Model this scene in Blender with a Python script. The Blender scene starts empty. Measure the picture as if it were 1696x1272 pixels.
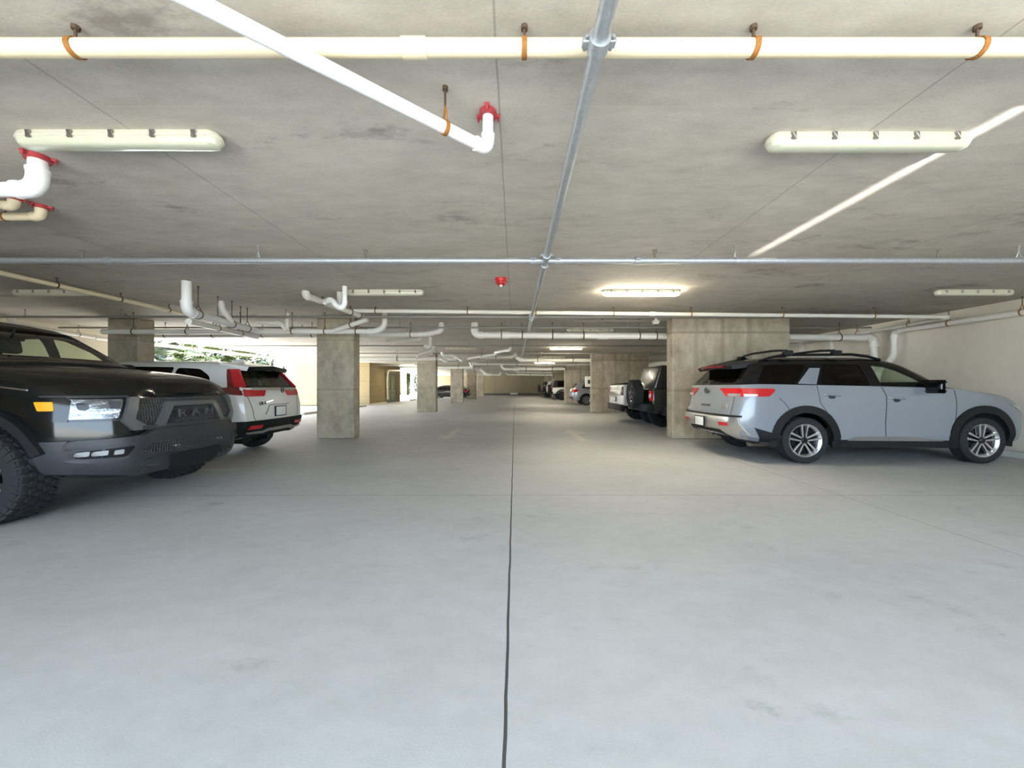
import bpy, bmesh, math, random
from mathutils import Vector, Matrix
from mathutils.bvhtree import BVHTree
PI = math.pi
RNG = random.Random(11)
scene = bpy.context.scene
COL = scene.collection
CAM_Z = 1.286      # eye height
CEIL = 2.98        # soffit height
F_PX, CX, CY = 625.0, 852.5, 640.7   # lens of the photograph, taken at 1696 x 1272


# ---------------------------------------------------------------- materials
def nodes(m):
    m.use_nodes = True
    nt = m.node_tree
    nt.nodes.clear()
    return nt


def nd(nt, kind, **kw):
    n = nt.nodes.new(kind)
    for k, v in kw.items():
        if k.startswith('i_'):
            key = k[2:]
            key = int(key) if key.isdigit() else key.replace('_', ' ')
            n.inputs[key].default_value = v
        else:
            setattr(n, k, v)
    return n


def lk(nt, a, b):
    nt.links.new(a, b)


def c4(c):
    return (c[0], c[1], c[2], 1.0)


def srgb(r, g, b):
    def f(v):
        v /= 255.0
        return v / 12.92 if v <= .04045 else ((v + .055) / 1.055) ** 2.4
    return (f(r), f(g), f(b))


def principled(nt, color=(.5, .5, .5), rough=.5, metal=0.0, coat=0.0, spec=.5):
    p = nd(nt, 'ShaderNodeBsdfPrincipled')
    p.inputs['Base Color'].default_value = c4(color)
    p.inputs['Roughness'].default_value = rough
    p.inputs['Metallic'].default_value = metal
    p.inputs['Coat Weight'].default_value = coat
    p.inputs['Coat Roughness'].default_value = .03
    p.inputs['Specular IOR Level'].default_value = spec
    o = nd(nt, 'ShaderNodeOutputMaterial')
    lk(nt, p.outputs[0], o.inputs[0])
    return p


def M(name, color, rough=.5, metal=0.0, coat=0.0, spec=.5, var=.12, scale=9.0, bump=0.0, bscale=60.0):
    m = bpy.data.materials.new(name)
    nt = nodes(m)
    p = principled(nt, color, rough, metal, coat, spec)
    tc = nd(nt, 'ShaderNodeTexCoord')
    if var > 0:
        n = nd(nt, 'ShaderNodeTexNoise', i_Scale=scale, i_Detail=4.0)
        lk(nt, tc.outputs['Object'], n.inputs['Vector'])
        mx = nd(nt, 'ShaderNodeMix', data_type='RGBA')
        mx.inputs[6].default_value = c4([c * (1 - var) for c in color])
        mx.inputs[7].default_value = c4([min(1, c * (1 + var)) for c in color])
        lk(nt, n.outputs['Fac'], mx.inputs[0])
        lk(nt, mx.outputs[2], p.inputs['Base Color'])
    if bump > 0:
        n2 = nd(nt, 'ShaderNodeTexNoise', i_Scale=bscale, i_Detail=6.0)
        lk(nt, tc.outputs['Object'], n2.inputs['Vector'])
        b = nd(nt, 'ShaderNodeBump', i_Strength=bump, i_Distance=.01)
        lk(nt, n2.outputs['Fac'], b.inputs['Height'])
        lk(nt, b.outputs[0], p.inputs['Normal'])
    return m


def emissive(name, color, strength):
    m = bpy.data.materials.new(name)
    nt = nodes(m)
    p = principled(nt, (.8, .8, .78), .35)
    p.inputs['Emission Color'].default_value = c4(color)
    p.inputs['Emission Strength'].default_value = strength
    return m


def glass(name, tint, refl=.9):
    m = bpy.data.materials.new(name)
    nt = nodes(m)
    t = nd(nt, 'ShaderNodeBsdfTransparent')
    t.inputs[0].default_value = c4(tint)
    g = nd(nt, 'ShaderNodeBsdfGlossy', i_Roughness=.015)
    g.inputs[0].default_value = (refl, refl, refl, 1)
    f = nd(nt, 'ShaderNodeFresnel', i_IOR=1.5)
    x = nd(nt, 'ShaderNodeMixShader')
    o = nd(nt, 'ShaderNodeOutputMaterial')
    ge = nd(nt, 'ShaderNodeNewGeometry')
    lk(nt, mathn(nt, 'MULTIPLY', f.outputs[0], mathn(nt, 'SUBTRACT', 1.0, ge.outputs['Backfacing'])), x.inputs[0])
    lk(nt, t.outputs[0], x.inputs[1])
    lk(nt, g.outputs[0], x.inputs[2])
    lk(nt, x.outputs[0], o.inputs[0])
    return m


def mathn(nt, op, a, b=None, c=None):
    n = nd(nt, 'ShaderNodeMath', operation=op)
    for i, v in enumerate((a, b, c)):
        if v is None:
            continue
        if isinstance(v, (int, float)):
            n.inputs[i].default_value = v
        else:
            lk(nt, v, n.inputs[i])
    return n.outputs[0]


def line_mask(nt, coord, x0, w, period=None):
    """1 on thin lines where coord is within w of x0 (repeating by period)"""
    d = mathn(nt, 'SUBTRACT', coord, x0)
    if period:
        d = mathn(nt, 'ADD', d, period * 400.5)
        d = mathn(nt, 'MODULO', d, period)
        d = mathn(nt, 'SUBTRACT', d, period * .5)
    d = mathn(nt, 'ABSOLUTE', d)
    return mathn(nt, 'LESS_THAN', d, w)


def concrete(name, dark, light, stretch=(1, 1, 1), fine=.35, rough=.85, marks=None, bump=.15, blot=.5, stain=None):
    """weathered concrete: blotches, streaks, speckle; marks = list of (axis, x0, half width, period, colour, strength)"""
    m = bpy.data.materials.new(name)
    nt = nodes(m)
    p = principled(nt, light, rough, spec=.3)
    geo = nd(nt, 'ShaderNodeNewGeometry')
    mp = nd(nt, 'ShaderNodeMapping')
    mp.inputs['Scale'].default_value = stretch
    lk(nt, geo.outputs['Position'], mp.inputs[0])
    a = nd(nt, 'ShaderNodeTexNoise', i_Scale=blot, i_Detail=6.0, i_Roughness=.62, i_Distortion=.4)
    lk(nt, mp.outputs[0], a.inputs['Vector'])
    b = nd(nt, 'ShaderNodeTexNoise', i_Scale=5.0, i_Detail=8.0, i_Roughness=.7)
    lk(nt, mp.outputs[0], b.inputs['Vector'])
    s = nd(nt, 'ShaderNodeTexNoise', i_Scale=90.0, i_Detail=3.0)
    lk(nt, mp.outputs[0], s.inputs['Vector'])
    f = mathn(nt, 'MULTIPLY_ADD', b.outputs['Fac'], fine, mathn(nt, 'MULTIPLY', a.outputs['Fac'], 1.0 - fine))
    f = mathn(nt, 'MULTIPLY_ADD', mathn(nt, 'SUBTRACT', s.outputs['Fac'], .5), .22, f)
    r = nd(nt, 'ShaderNodeMapRange')
    r.inputs[1].default_value, r.inputs[2].default_value = .34, .64
    lk(nt, f, r.inputs[0])
    mx = nd(nt, 'ShaderNodeMix', data_type='RGBA')
    mx.inputs[6].default_value = c4(dark)
    mx.inputs[7].default_value = c4(light)
    lk(nt, r.outputs[0], mx.inputs[0])
    out = mx.outputs[2]
    if stain:      # sparse dark scuffs
        st = nd(nt, 'ShaderNodeTexNoise', i_Scale=stain[1], i_Detail=9.0, i_Roughness=.75)
        lk(nt, mp.outputs[0], st.inputs['Vector'])
        sr = nd(nt, 'ShaderNodeMapRange')
        sr.inputs[1].default_value, sr.inputs[2].default_value = stain[2], stain[2] + .1
        sr.inputs[4].default_value = stain[3]
        lk(nt, st.outputs['Fac'], sr.inputs[0])
        mm = nd(nt, 'ShaderNodeMix', data_type='RGBA')
        mm.inputs[7].default_value = c4(stain[0])
        lk(nt, sr.outputs[0], mm.inputs[0])
        lk(nt, out, mm.inputs[6])
        out = mm.outputs[2]
    if marks:
        sep = nd(nt, 'ShaderNodeSeparateXYZ')
        wob = nd(nt, 'ShaderNodeTexNoise', i_Scale=3.0, i_Detail=3.0)
        lk(nt, geo.outputs['Position'], wob.inputs['Vector'])
        lk(nt, geo.outputs['Position'], sep.inputs[0])
        for ax, x0, w, per, colr, k in marks:
            cd = mathn(nt, 'MULTIPLY_ADD', mathn(nt, 'SUBTRACT', wob.outputs['Fac'], .5), .012, sep.outputs[ax])
            k_ = mathn(nt, 'MULTIPLY', line_mask(nt, cd, x0, w, per), k)
            mm = nd(nt, 'ShaderNodeMix', data_type='RGBA')
            mm.inputs[7].default_value = c4(colr)
            lk(nt, k_, mm.inputs[0])
            lk(nt, out, mm.inputs[6])
            out = mm.outputs[2]
    lk(nt, out, p.inputs['Base Color'])
    bp = nd(nt, 'ShaderNodeBump', i_Strength=bump, i_Distance=.02)
    lk(nt, f, bp.inputs['Height'])
    lk(nt, bp.outputs[0], p.inputs['Normal'])
    return m


# ---------------------------------------------------------------- mesh building
class MB:
    def __init__(self):
        self.v, self.f, self.m = [], [], []
        self.cur = 0

    def add(self, verts, faces, mi=None):
        o = len(self.v)
        self.v.extend([tuple(p) for p in verts])
        for q in faces:
            self.f.append(tuple(i + o for i in q))
            self.m.append(self.cur if mi is None else mi)
        return self

    def box(self, x0, x1, y0, y1, z0, z1, bev=0.0, seg=2, mat=None):
        bm = bmesh.new()
        bmesh.ops.create_cube(bm, size=1.0)
        for v in bm.verts:
            v.co = Vector((x0 + (v.co.x + .5) * (x1 - x0), y0 + (v.co.y + .5) * (y1 - y0), z0 + (v.co.z + .5) * (z1 - z0)))
        if bev > 0:
            bmesh.ops.bevel(bm, geom=bm.edges[:], offset=bev, segments=seg, affect='EDGES', profile=.5)
        if mat is not None:
            bm.transform(mat)
        return self.bm(bm)

    def bm(self, bm):
        bm.verts.index_update()
        self.add([v.co[:] for v in bm.verts], [[v.index for v in f.verts] for f in bm.faces])
        bm.free()
        return self

    def tube(self, pts, r, n=14, caps=True, radii=None):
        pts = [Vector(p) for p in pts]
        if len(pts) < 2:
            return self
        t0 = (pts[1] - pts[0]).normalized()
        up = Vector((0, 0, 1)) if abs(t0.z) < .9 else Vector((1, 0, 0))
        nrm = t0.cross(up).normalized()
        rings, prev = [], t0
        for i, p in enumerate(pts):
            if i == 0:
                t = t0
            elif i == len(pts) - 1:
                t = (pts[i] - pts[i - 1]).normalized()
            else:
                t = ((pts[i + 1] - pts[i]).normalized() + (pts[i] - pts[i - 1]).normalized()).normalized()
            nrm = (nrm - t * nrm.dot(t)).normalized()
            b = t.cross(nrm)
            rr = radii[i] if radii else r
            rings.append([p + (nrm * math.cos(2 * PI * k / n) + b * math.sin(2 * PI * k / n)) * rr for k in range(n)])
        vs = [q for rg in rings for q in rg]
        fs = []
        for i in range(len(pts) - 1):
            for k in range(n):
                a, b2 = i * n + k, i * n + (k + 1) % n
                fs.append((a, b2, b2 + n, a + n))
        if caps:
            fs.append(tuple(range(n - 1, -1, -1)))
            fs.append(tuple((len(pts) - 1) * n + k for k in range(n)))
        return self.add(vs, fs)

    def lathe(self, prof, c=(0, 0, 0), axis='y', n=40, close=False):
        """prof: list of (radius, along axis)"""
        vs, fs = [], []
        k = len(prof)
        for i in range(n):
            a = 2 * PI * i / n
            for r, h in prof:
                if axis == 'y':
                    vs.append((c[0] + r * math.cos(a), c[1] + h, c[2] + r * math.sin(a)))
                elif axis == 'z':
                    vs.append((c[0] + r * math.cos(a), c[1] + r * math.sin(a), c[2] + h))
                else:
                    vs.append((c[0] + h, c[1] + r * math.cos(a), c[2] + r * math.sin(a)))
        for i in range(n):
            j = (i + 1) % n
            for q in range(k - 1 if not close else k):
                q2 = (q + 1) % k
                fs.append((i * k + q, j * k + q, j * k + q2, i * k + q2))
        return self.add(vs, fs)

    def prism(self, poly, axis, a, b):
        """extrude a 2D polygon along axis 'x' (poly in y,z), 'y' (poly in x,z) or 'z' (poly in x,y)"""
        def P(u, v, w):
            return (w, u, v) if axis == 'x' else ((u, w, v) if axis == 'y' else (u, v, w))
        n = len(poly)
        vs = [P(u, v, a) for u, v in poly] + [P(u, v, b) for u, v in poly]
        fs = [tuple(range(n)), tuple(range(2 * n - 1, n - 1, -1))]
        for i in range(n):
            j = (i + 1) % n
            fs.append((i, i + n, j + n, j))
        return self.add(vs, fs)

    def shift(self, off):
        self.v = [(p[0] - off[0], p[1] - off[1], p[2] - off[2]) for p in self.v]
        return self

    def mesh(self, name, mats, angle=35, fix=True, merge=1e-5):
        me = bpy.data.meshes.new(name)
        me.from_pydata(self.v, [], self.f)
        for m in mats:
            me.materials.append(m)
        me.polygons.foreach_set('material_index', self.m)
        if fix:
            bm = bmesh.new()
            bm.from_mesh(me)
            if merge:
                bmesh.ops.remove_doubles(bm, verts=bm.verts[:], dist=merge)
                bmesh.ops.dissolve_degenerate(bm, dist=1e-6, edges=bm.edges[:])
            bmesh.ops.recalc_face_normals(bm, faces=bm.faces[:])
            bm.to_mesh(me)
            bm.free()
        finish(me, angle)
        return me

    def build(self, name, mat, parent=None, loc=None, rot=0.0, angle=35, fix=True):
        mats = mat if isinstance(mat, (list, tuple)) else [mat]
        return link(name, self.mesh(name, mats, angle, fix), parent, loc, rot)


ORI = {}


def finish(me, angle=35):
    me.polygons.foreach_set('use_smooth', [True] * len(me.polygons))
    me.set_sharp_from_angle(angle=math.radians(angle))
    me.update()


def link(name, me, parent=None, loc=None, rot=0.0):
    o = bpy.data.objects.new(name, me)
    COL.objects.link(o)
    if parent is not None:
        o.parent = parent
    if loc is not None:
        o.location = loc
    if rot:
        o.rotation_euler = (0, 0, rot)
    return o


def empty(name, loc, rot=0.0):
    o = bpy.data.objects.new(name, None)
    o.empty_display_size = .2
    COL.objects.link(o)
    o.location = loc
    o.rotation_euler = (0, 0, rot)
    return o


def tag(o, label=None, cat=None, group=None, kind=None):
    if label:
        o['label'] = label
    if cat:
        o['category'] = cat
    if group:
        o['group'] = group
    if kind:
        o['kind'] = kind
    return o


def world_obj(name, mb, mat, origin, angle=35, fix=True):
    """a top-level mesh whose vertices were given in world coordinates"""
    o = mb.shift(origin).build(name, mat, loc=origin, angle=angle, fix=fix)
    ORI[o.name] = Vector(origin)
    return o


def child_obj(name, mb, mat, parent, angle=35):
    off = ORI.get(parent.name, Vector((0, 0, 0)))
    o = mb.shift(off).build(name, mat, parent=parent, angle=angle)
    ORI[o.name] = off
    return o


def copy_tree(o, parent=None):
    kids = list(o.children)
    c = o.copy()
    COL.objects.link(c)
    if parent is not None:
        c.parent = parent
    for k in kids:
        copy_tree(k, c)
    return c


def text_mesh(s, size, depth, mat, bevel=0.0):
    cu = bpy.data.curves.new('lettering', 'FONT')
    cu.body = s
    cu.size = size
    cu.extrude = depth
    cu.align_x = 'CENTER'
    cu.align_y = 'CENTER'
    ob = bpy.data.objects.new('lettering', cu)
    COL.objects.link(ob)
    dg = bpy.context.evaluated_depsgraph_get()
    dg.update()
    me = bpy.data.meshes.new_from_object(ob.evaluated_get(dg))
    bpy.data.objects.remove(ob)
    me.materials.clear()
    me.materials.append(mat)
    return me


def round_poly(poly, r, n=4):
    out = []
    k = len(poly)
    for i in range(k):
        p0, p1, p2 = (Vector(poly[(i + d) % k]) for d in (-1, 0, 1))
        a, b = (p0 - p1), (p2 - p1)
        la, lb = a.length, b.length
        d = min(r, la * .45, lb * .45)
        s, e = p1 + a.normalized() * d, p1 + b.normalized() * d
        for j in range(n + 1):
            t = j / n
            out.append(tuple(s * (1 - t) ** 2 + p1 * 2 * t * (1 - t) + e * t * t))
    return out


# ---------------------------------------------------------------- vehicle shells
def pchip(xs, ys):
    n = len(xs)
    h = [xs[i + 1] - xs[i] for i in range(n - 1)]
    d = [(ys[i + 1] - ys[i]) / h[i] for i in range(n - 1)]
    m = [0.0] * n
    m[0], m[-1] = d[0], d[-1]
    for i in range(1, n - 1):
        if d[i - 1] * d[i] > 0:
            w1, w2 = 2 * h[i] + h[i - 1], h[i] + 2 * h[i - 1]
            m[i] = (w1 + w2) / (w1 / d[i - 1] + w2 / d[i])

    def f(x):
        i = 0
        while i < n - 2 and x > xs[i + 1]:
            i += 1
        t = (x - xs[i]) / h[i]
        t2, t3 = t * t, t * t * t
        return (2 * t3 - 3 * t2 + 1) * ys[i] + (t3 - 2 * t2 + t) * h[i] * m[i] + (3 * t2 - 2 * t3) * ys[i + 1] + (t3 - t2) * h[i] * m[i + 1]
    return f


def section(P, segs, corners):
    """interpolate one half section through its control points; returns points and interval index of each span"""
    n = len(P)
    d = [(P[i + 1] - P[i]).length + 1e-9 for i in range(n - 1)]
    out, iv = [], []

    def tan(j, side):
        if j in corners or j == 0 and False:
            return (P[j + 1] - P[j]) / d[j] if side > 0 else (P[j] - P[j - 1]) / d[j - 1]
        if j == 0 or j == n - 1:
            q = 1 if j == 0 else n - 2
            v = (P[q] - P[j]) / d[0 if j == 0 else n - 2]
            s = 1 if j == 0 else -1
            return Vector((0, v.y * s, 0))
        return (P[j + 1] - P[j - 1]) / (d[j] + d[j - 1])
    for j in range(n - 1):
        a, b = tan(j, 1), tan(j + 1, -1)
        for k in range(segs[j]):
            t = k / segs[j]
            t2, t3 = t * t, t * t * t
            out.append(P[j] * (2 * t3 - 3 * t2 + 1) + a * d[j] * (t3 - 2 * t2 + t) + P[j + 1] * (3 * t2 - 2 * t3) + b * d[j] * (t3 - t2))
            iv.append(j)
    out.append(P[-1].copy())
    return out, iv


def shell(stations, mats, matfn, segs=(2, 2, 3, 4, 4, 5, 4, 4), corners=(1, 5), step=.09, bulge=(.05, .05), cross=8):
    """closed vehicle body lofted along x; returns mesh builder"""
    ns, nr = len(stations), len(stations[0])
    nom = [sum(p[0] for p in s[2:6]) / 4 for s in stations]
    for i in range(1, ns):
        nom[i] = max(nom[i], nom[i - 1] + .02)
    ts = []
    for i in range(ns - 1):
        k = max(2, int((nom[i + 1] - nom[i]) / step))
        ts += [nom[i] + (nom[i + 1] - nom[i]) * j / k for j in range(k)]
    ts.append(nom[-1])
    fn = [[pchip(nom, [s[j][c] for s in stations]) for c in range(3)] for j in range(nr)]
    grid, iv = [], None
    for t in ts:
        P = [Vector([fn[j][c](t) for c in range(3)]) for j in range(nr)]
        sec, iv = section(P, segs, corners)
        sec[0].y = 0
        sec[-1].y = 0
        grid.append(sec)
    mb = MB()
    k = len(grid[0])
    full = []
    for sec in grid:
        full.append(sec + [Vector((p.x, -p.y, p.z)) for p in reversed(sec[1:-1])])
    kk = len(full[0])
    ivf = iv + list(reversed(iv))
    vs = [p for s in full for p in s]
    base = len(mb.v)
    mb.v += [tuple(p) for p in vs]
    for i in range(len(ts) - 1):
        for q in range(kk):
            q2 = (q + 1) % kk
            mb.f.append((base + i * kk + q, base + i * kk + q2, base + (i + 1) * kk + q2, base + (i + 1) * kk + q))
            xm = (full[i][q].x + full[i + 1][q].x) / 2
            mb.m.append(matfn(ivf[q], xm, 0))
    for end, sec in ((0, grid[0]), (1, grid[-1])):
        rows = []
        for p in sec:
            row = []
            for c in range(cross + 1):
                s = -1 + 2 * c / cross
                dx = bulge[end] * (1 - s * s) * min(1, p.y / .4)
                row.append(Vector((p.x + (dx if end else -dx), p.y * s, p.z)))
            rows.append(row)
        o = len(mb.v)
        mb.v += [tuple(p) for r in rows for p in r]
        w = cross + 1
        for a in range(k - 1):
            for c in range(cross):
                mb.f.append((o + a * w + c, o + a * w + c + 1, o + (a + 1) * w + c + 1, o + (a + 1) * w + c))
                mb.m.append(matfn(iv[a], sec[a].x, 1 if end == 0 else 2))
    return mb


def bool_cut(me, cutters):
    """subtract closed meshes from a mesh, keep slot indices"""
    ob = bpy.data.objects.new('tmp', me)
    COL.objects.link(ob)
    tmp = []
    for c in cutters:
        co = bpy.data.objects.new('tmpc', c)
        COL.objects.link(co)
        tmp.append(co)
        md = ob.modifiers.new('b', 'BOOLEAN')
        md.operation = 'DIFFERENCE'
        md.solver = 'EXACT'
        md.object = co
    dg = bpy.context.evaluated_depsgraph_get()
    dg.update()
    out = bpy.data.meshes.new_from_object(ob.evaluated_get(dg))
    for o in tmp + [ob]:
        bpy.data.objects.remove(o)
    finish(out, 32)
    return out


def bvh_of(me):
    bm = bmesh.new()
    bm.from_mesh(me)
    t = BVHTree.FromBMesh(bm)
    bm.free()
    return t


def patch(bvh, poly, mode, off=.004, depth=.02, cell=.07, sign=1, edge=.35):
    """plate that follows a body surface. mode side: poly in (x,z); rear/front: (y,z); top: (x,y)"""
    bm = bmesh.new()
    f = bm.faces.new([bm.verts.new((u, v, 0)) for u, v in poly])
    us, vs_ = [p[0] for p in poly], [p[1] for p in poly]
    for ax, lo, hi in ((0, min(us), max(us)), (1, min(vs_), max(vs_))):
        n = int((hi - lo) / cell)
        for i in range(1, n + 1):
            pc = [0, 0, 0]
            pc[ax] = lo + (hi - lo) * i / (n + 1)
            nn = [0, 0, 0]
            nn[ax] = 1
            bmesh.ops.bisect_plane(bm, geom=bm.verts[:] + bm.edges[:] + bm.faces[:], plane_co=pc, plane_no=nn)
    bm.verts.index_update()
    pts, last = {}, None
    miss = []
    for v in bm.verts:
        u, w = v.co.x, v.co.y
        if mode == 'side':
            o, dr = Vector((u, 4 * sign, w)), Vector((0, -sign, 0))
        elif mode == 'rear':
            o, dr = Vector((-4, u, w)), Vector((1, 0, 0))
        elif mode == 'front':
            o, dr = Vector((12, u, w)), Vector((-1, 0, 0))
        else:
            o, dr = Vector((u, w, 6)), Vector((0, 0, -1))
        h = bvh.ray_cast(o, dr)[0]
        if h is None:
            miss.append((v.index, o, dr))
        pts[v.index] = (h, o, dr)
    good = [(i, p[0]) for i, p in pts.items() if p[0] is not None]
    out = {}
    bm.verts.ensure_lookup_table()
    for v in bm.verts:
        h, o, dr = pts[v.index]
        if h is None:
            j = min(good, key=lambda g: (bm.verts[g[0]].co - v.co).length) if good else None
            h = o + dr * ((j[1] - o).dot(dr)) if j else o + dr * 3
        out[v.index] = (h - dr * off, h - dr * (off - depth))
    bm.verts.ensure_lookup_table()
    n = len(bm.verts)
    mb = MB()
    V = [out[i][0] for i in range(n)] + [out[i][1] for i in range(n)]
    F = []
    for f in bm.faces:
        ids = [v.index for v in f.verts]
        F.append(tuple(ids))
        F.append(tuple(i + n for i in reversed(ids)))
    for e in bm.edges:
        if len(e.link_faces) == 1:
            a, b = e.verts[0].index, e.verts[1].index
            F.append((a, b, b + n, a + n))
    bm.free()
    mb.add(V, F)
    return mb


def ring_poly(cx, cz, r0, r1, a0, a1, n=22):
    o = [(cx + r1 * math.cos(a0 + (a1 - a0) * i / n), cz + r1 * math.sin(a0 + (a1 - a0) * i / n)) for i in range(n + 1)]
    o += [(cx + r0 * math.cos(a1 - (a1 - a0) * i / n), cz + r0 * math.sin(a1 - (a1 - a0) * i / n)) for i in range(n + 1)]
    return o


def strip_poly(pts, w):
    """thin closed polygon along a 2D polyline"""
    L, Rr = [], []
    for i, p in enumerate(pts):
        a = Vector(pts[max(0, i - 1)])
        b = Vector(pts[min(len(pts) - 1, i + 1)])
        t = (b - a).normalized()
        n = Vector((-t.y, t.x)) * w * .5
        L.append((p[0] + n.x, p[1] + n.y))
        Rr.append((p[0] - n.x, p[1] - n.y))
    return L + Rr[::-1]


WHEELS = {}


def wheel_meshes(key, r, w, rim_r, style, mt, mrim, mblack, blocks=False, silver_barrel=False):
    """meshes for a wheel whose outer face looks towards -y, centred on its axle"""
    if key in WHEELS:
        return WHEELS[key]
    t = MB()
    h = w / 2
    sh = .035
    prof = [(rim_r, h * .78), (rim_r + .012, h * .92), (rim_r + (r - rim_r) * .45, h * 1.02), (r - sh, h * .98), (r - .012, h * .86)]
    tread = []
    ng = 4
    for i in range(ng):
        a = h * .80 - 2 * h * .80 * i / ng
        b = h * .80 - 2 * h * .80 * (i + 1) / ng
        g = .006
        tread += [(r, a - g), (r, b + g), (r - .009, b + g * .6), (r - .009, b - g * .6)]
    prof += tread[:-2]
    prof += [(q, -y) for q, y in reversed(prof[:5])]
    t.lathe(prof, n=64)
    if blocks:
        nb = 34
        for row, (y0, y1) in enumerate(((-h * 1.0, -h * .62), (-h * .56, -h * .2), (-h * .16, h * .16), (h * .2, h * .56), (h * .62, h * 1.0))):
            for i in range(nb):
                a = 2 * PI * (i + .5 * (row % 2)) / nb
                wd = 2 * PI * r / nb * .68
                mt_ = Matrix.Rotation(-a, 4, 'Y') @ Matrix.Translation((r, (y0 + y1) / 2, 0)) @ Matrix.Rotation(.25 * (1 if row % 2 else -1), 4, 'X')
                t.box(-.016, .012, -(y1 - y0) / 2, (y1 - y0) / 2, -wd / 2, wd / 2, .004, 1, mt_)
                if row in (0, 4):
                    sy = -1 if row == 0 else 1
                    m2 = Matrix.Rotation(-a, 4, 'Y') @ Matrix.Translation((r - .045, sy * h * .99, 0))
                    t.box(-.04, .03, -.008, .008, -wd / 2, wd / 2, .004, 1, m2)
    tire = t.mesh('wheel', [mt], 40)
    b = MB()
    b.lathe([(rim_r + .004, h * .8), (rim_r - .012, h * .74), (rim_r - .03, h * .2), (rim_r - .035, -h * .6), (rim_r - .012, -h * .78), (rim_r + .006, -h * .84), (rim_r + .006, -h * .78)], n=48)
    b.cur = 1
    b.lathe([(.001, -h * .25), (rim_r - .03, -h * .25), (rim_r - .03, -h * .2), (.001, -h * .2)], n=40)
    b.cur = 0
    y0 = -h * .80
    hub = .062
    if style == 'double':
        for i in range(5):
            for s in (-1, 1):
                a = 2 * PI * i / 5 + PI / 2
                m4 = Matrix.Rotation(-a, 4, 'Y')
                L0, L1 = hub * .6, rim_r - .012
                p = [(L0, s * .012), (L1, s * .034), (L1, s * .066), (L0 + .02, s * .038)]
                q = MB()
                q.add([(x, y0 + (.018 if x < .2 else 0), z) for x, z in p] + [(x, y0 + .05, z) for x, z in p],
                      [(0, 1, 2, 3), (7, 6, 5, 4), (0, 4, 5, 1), (1, 5, 6, 2), (2, 6, 7, 3), (3, 7, 4, 0)])
                b.add([m4 @ Vector(v) for v in q.v], q.f)
    else:
        nsp = int(style)
        for i in range(nsp):
            a = 2 * PI * i / nsp + PI / 2
            m4 = Matrix.Rotation(-a, 4, 'Y')
            L0, L1 = hub * .6, rim_r - .012
            wa, wb = (.028, .02) if nsp > 6 else (.045, .034)
            p = [(L0, -wa), (L1, -wb), (L1, wb), (L0, wa)]
            q = MB()
            q.add([(x, y0 + (.018 if x < .2 else 0), z) for x, z in p] + [(x, y0 + .05, z) for x, z in p],
                  [(0, 1, 2, 3), (7, 6, 5, 4), (0, 4, 5, 1), (1, 5, 6, 2), (2, 6, 7, 3), (3, 7, 4, 0)])
            b.add([m4 @ Vector(v) for v in q.v], q.f)
    rim = b.mesh('rim', [mrim, mblack], 30)
    c = MB()
    c.lathe([(.001, y0 - .002), (hub * .6, y0 - .002), (hub * .8, y0 + .006), (hub * .8, y0 + .05), (.001, y0 + .05)], n=24)
    for i in range(5):
        a = 2 * PI * (i + .5) / 5 + PI / 2
        c.lathe([(.001, y0 + .02), (.011, y0 + .02), (.011, y0 + .06)], (.095 * math.cos(a), 0, .095 * math.sin(a)), n=8)
    cap = c.mesh('hub_cap', [mblack], 30)
    WHEELS[key] = (tire, rim, cap)
    return WHEELS[key]


def put_wheel(key, root, x, y, z, flip):
    tire, rim, cap = WHEELS[key]
    w = link('wheel', tire, root, (x, y, z), PI if flip else 0)
    link('rim', rim, w)
    link('hub_cap', cap, w)
    return w
AMBER = M('amber_lens', srgb(235, 160, 30), .2, coat=1.0, var=.1, scale=40)
BOWL = M('headlight_bowl', (.16, .165, .175), .2, metal=.9, var=.7, scale=14, bump=.5, bscale=22)
SATIN = M('satin_grey_trim', (.13, .135, .145), .32, metal=.55, var=.05)
MESHM = bpy.data.materials.new('grille_mesh')


def _mesh_mat(m):
    nt = nodes(m)
    p = principled(nt, (.02, .02, .024), .4)
    tc = nd(nt, 'ShaderNodeTexCoord')
    mp = nd(nt, 'ShaderNodeMapping')
    mp.inputs['Scale'].default_value = (0.0, 1, 1.15)
    lk(nt, tc.outputs['Object'], mp.inputs[0])
    v = nd(nt, 'ShaderNodeTexVoronoi', feature='DISTANCE_TO_EDGE', i_Scale=38.0, i_Randomness=.15)
    lk(nt, mp.outputs[0], v.inputs['Vector'])
    r = nd(nt, 'ShaderNodeMapRange')
    r.inputs[1].default_value, r.inputs[2].default_value = .08, .2
    lk(nt, v.outputs['Distance'], r.inputs[0])
    mx = nd(nt, 'ShaderNodeMix', data_type='RGBA')
    mx.inputs[6].default_value = (.045, .046, .052, 1)
    mx.inputs[7].default_value = (.003, .003, .004, 1)
    lk(nt, r.outputs[0], mx.inputs[0])
    lk(nt, mx.outputs[2], p.inputs['Base Color'])
    b = nd(nt, 'ShaderNodeBump', i_Strength=.8, i_Distance=-.01)
    lk(nt, r.outputs[0], b.inputs['Height'])
    lk(nt, b.outputs[0], p.inputs['Normal'])


_mesh_mat(MESHM)
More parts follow.
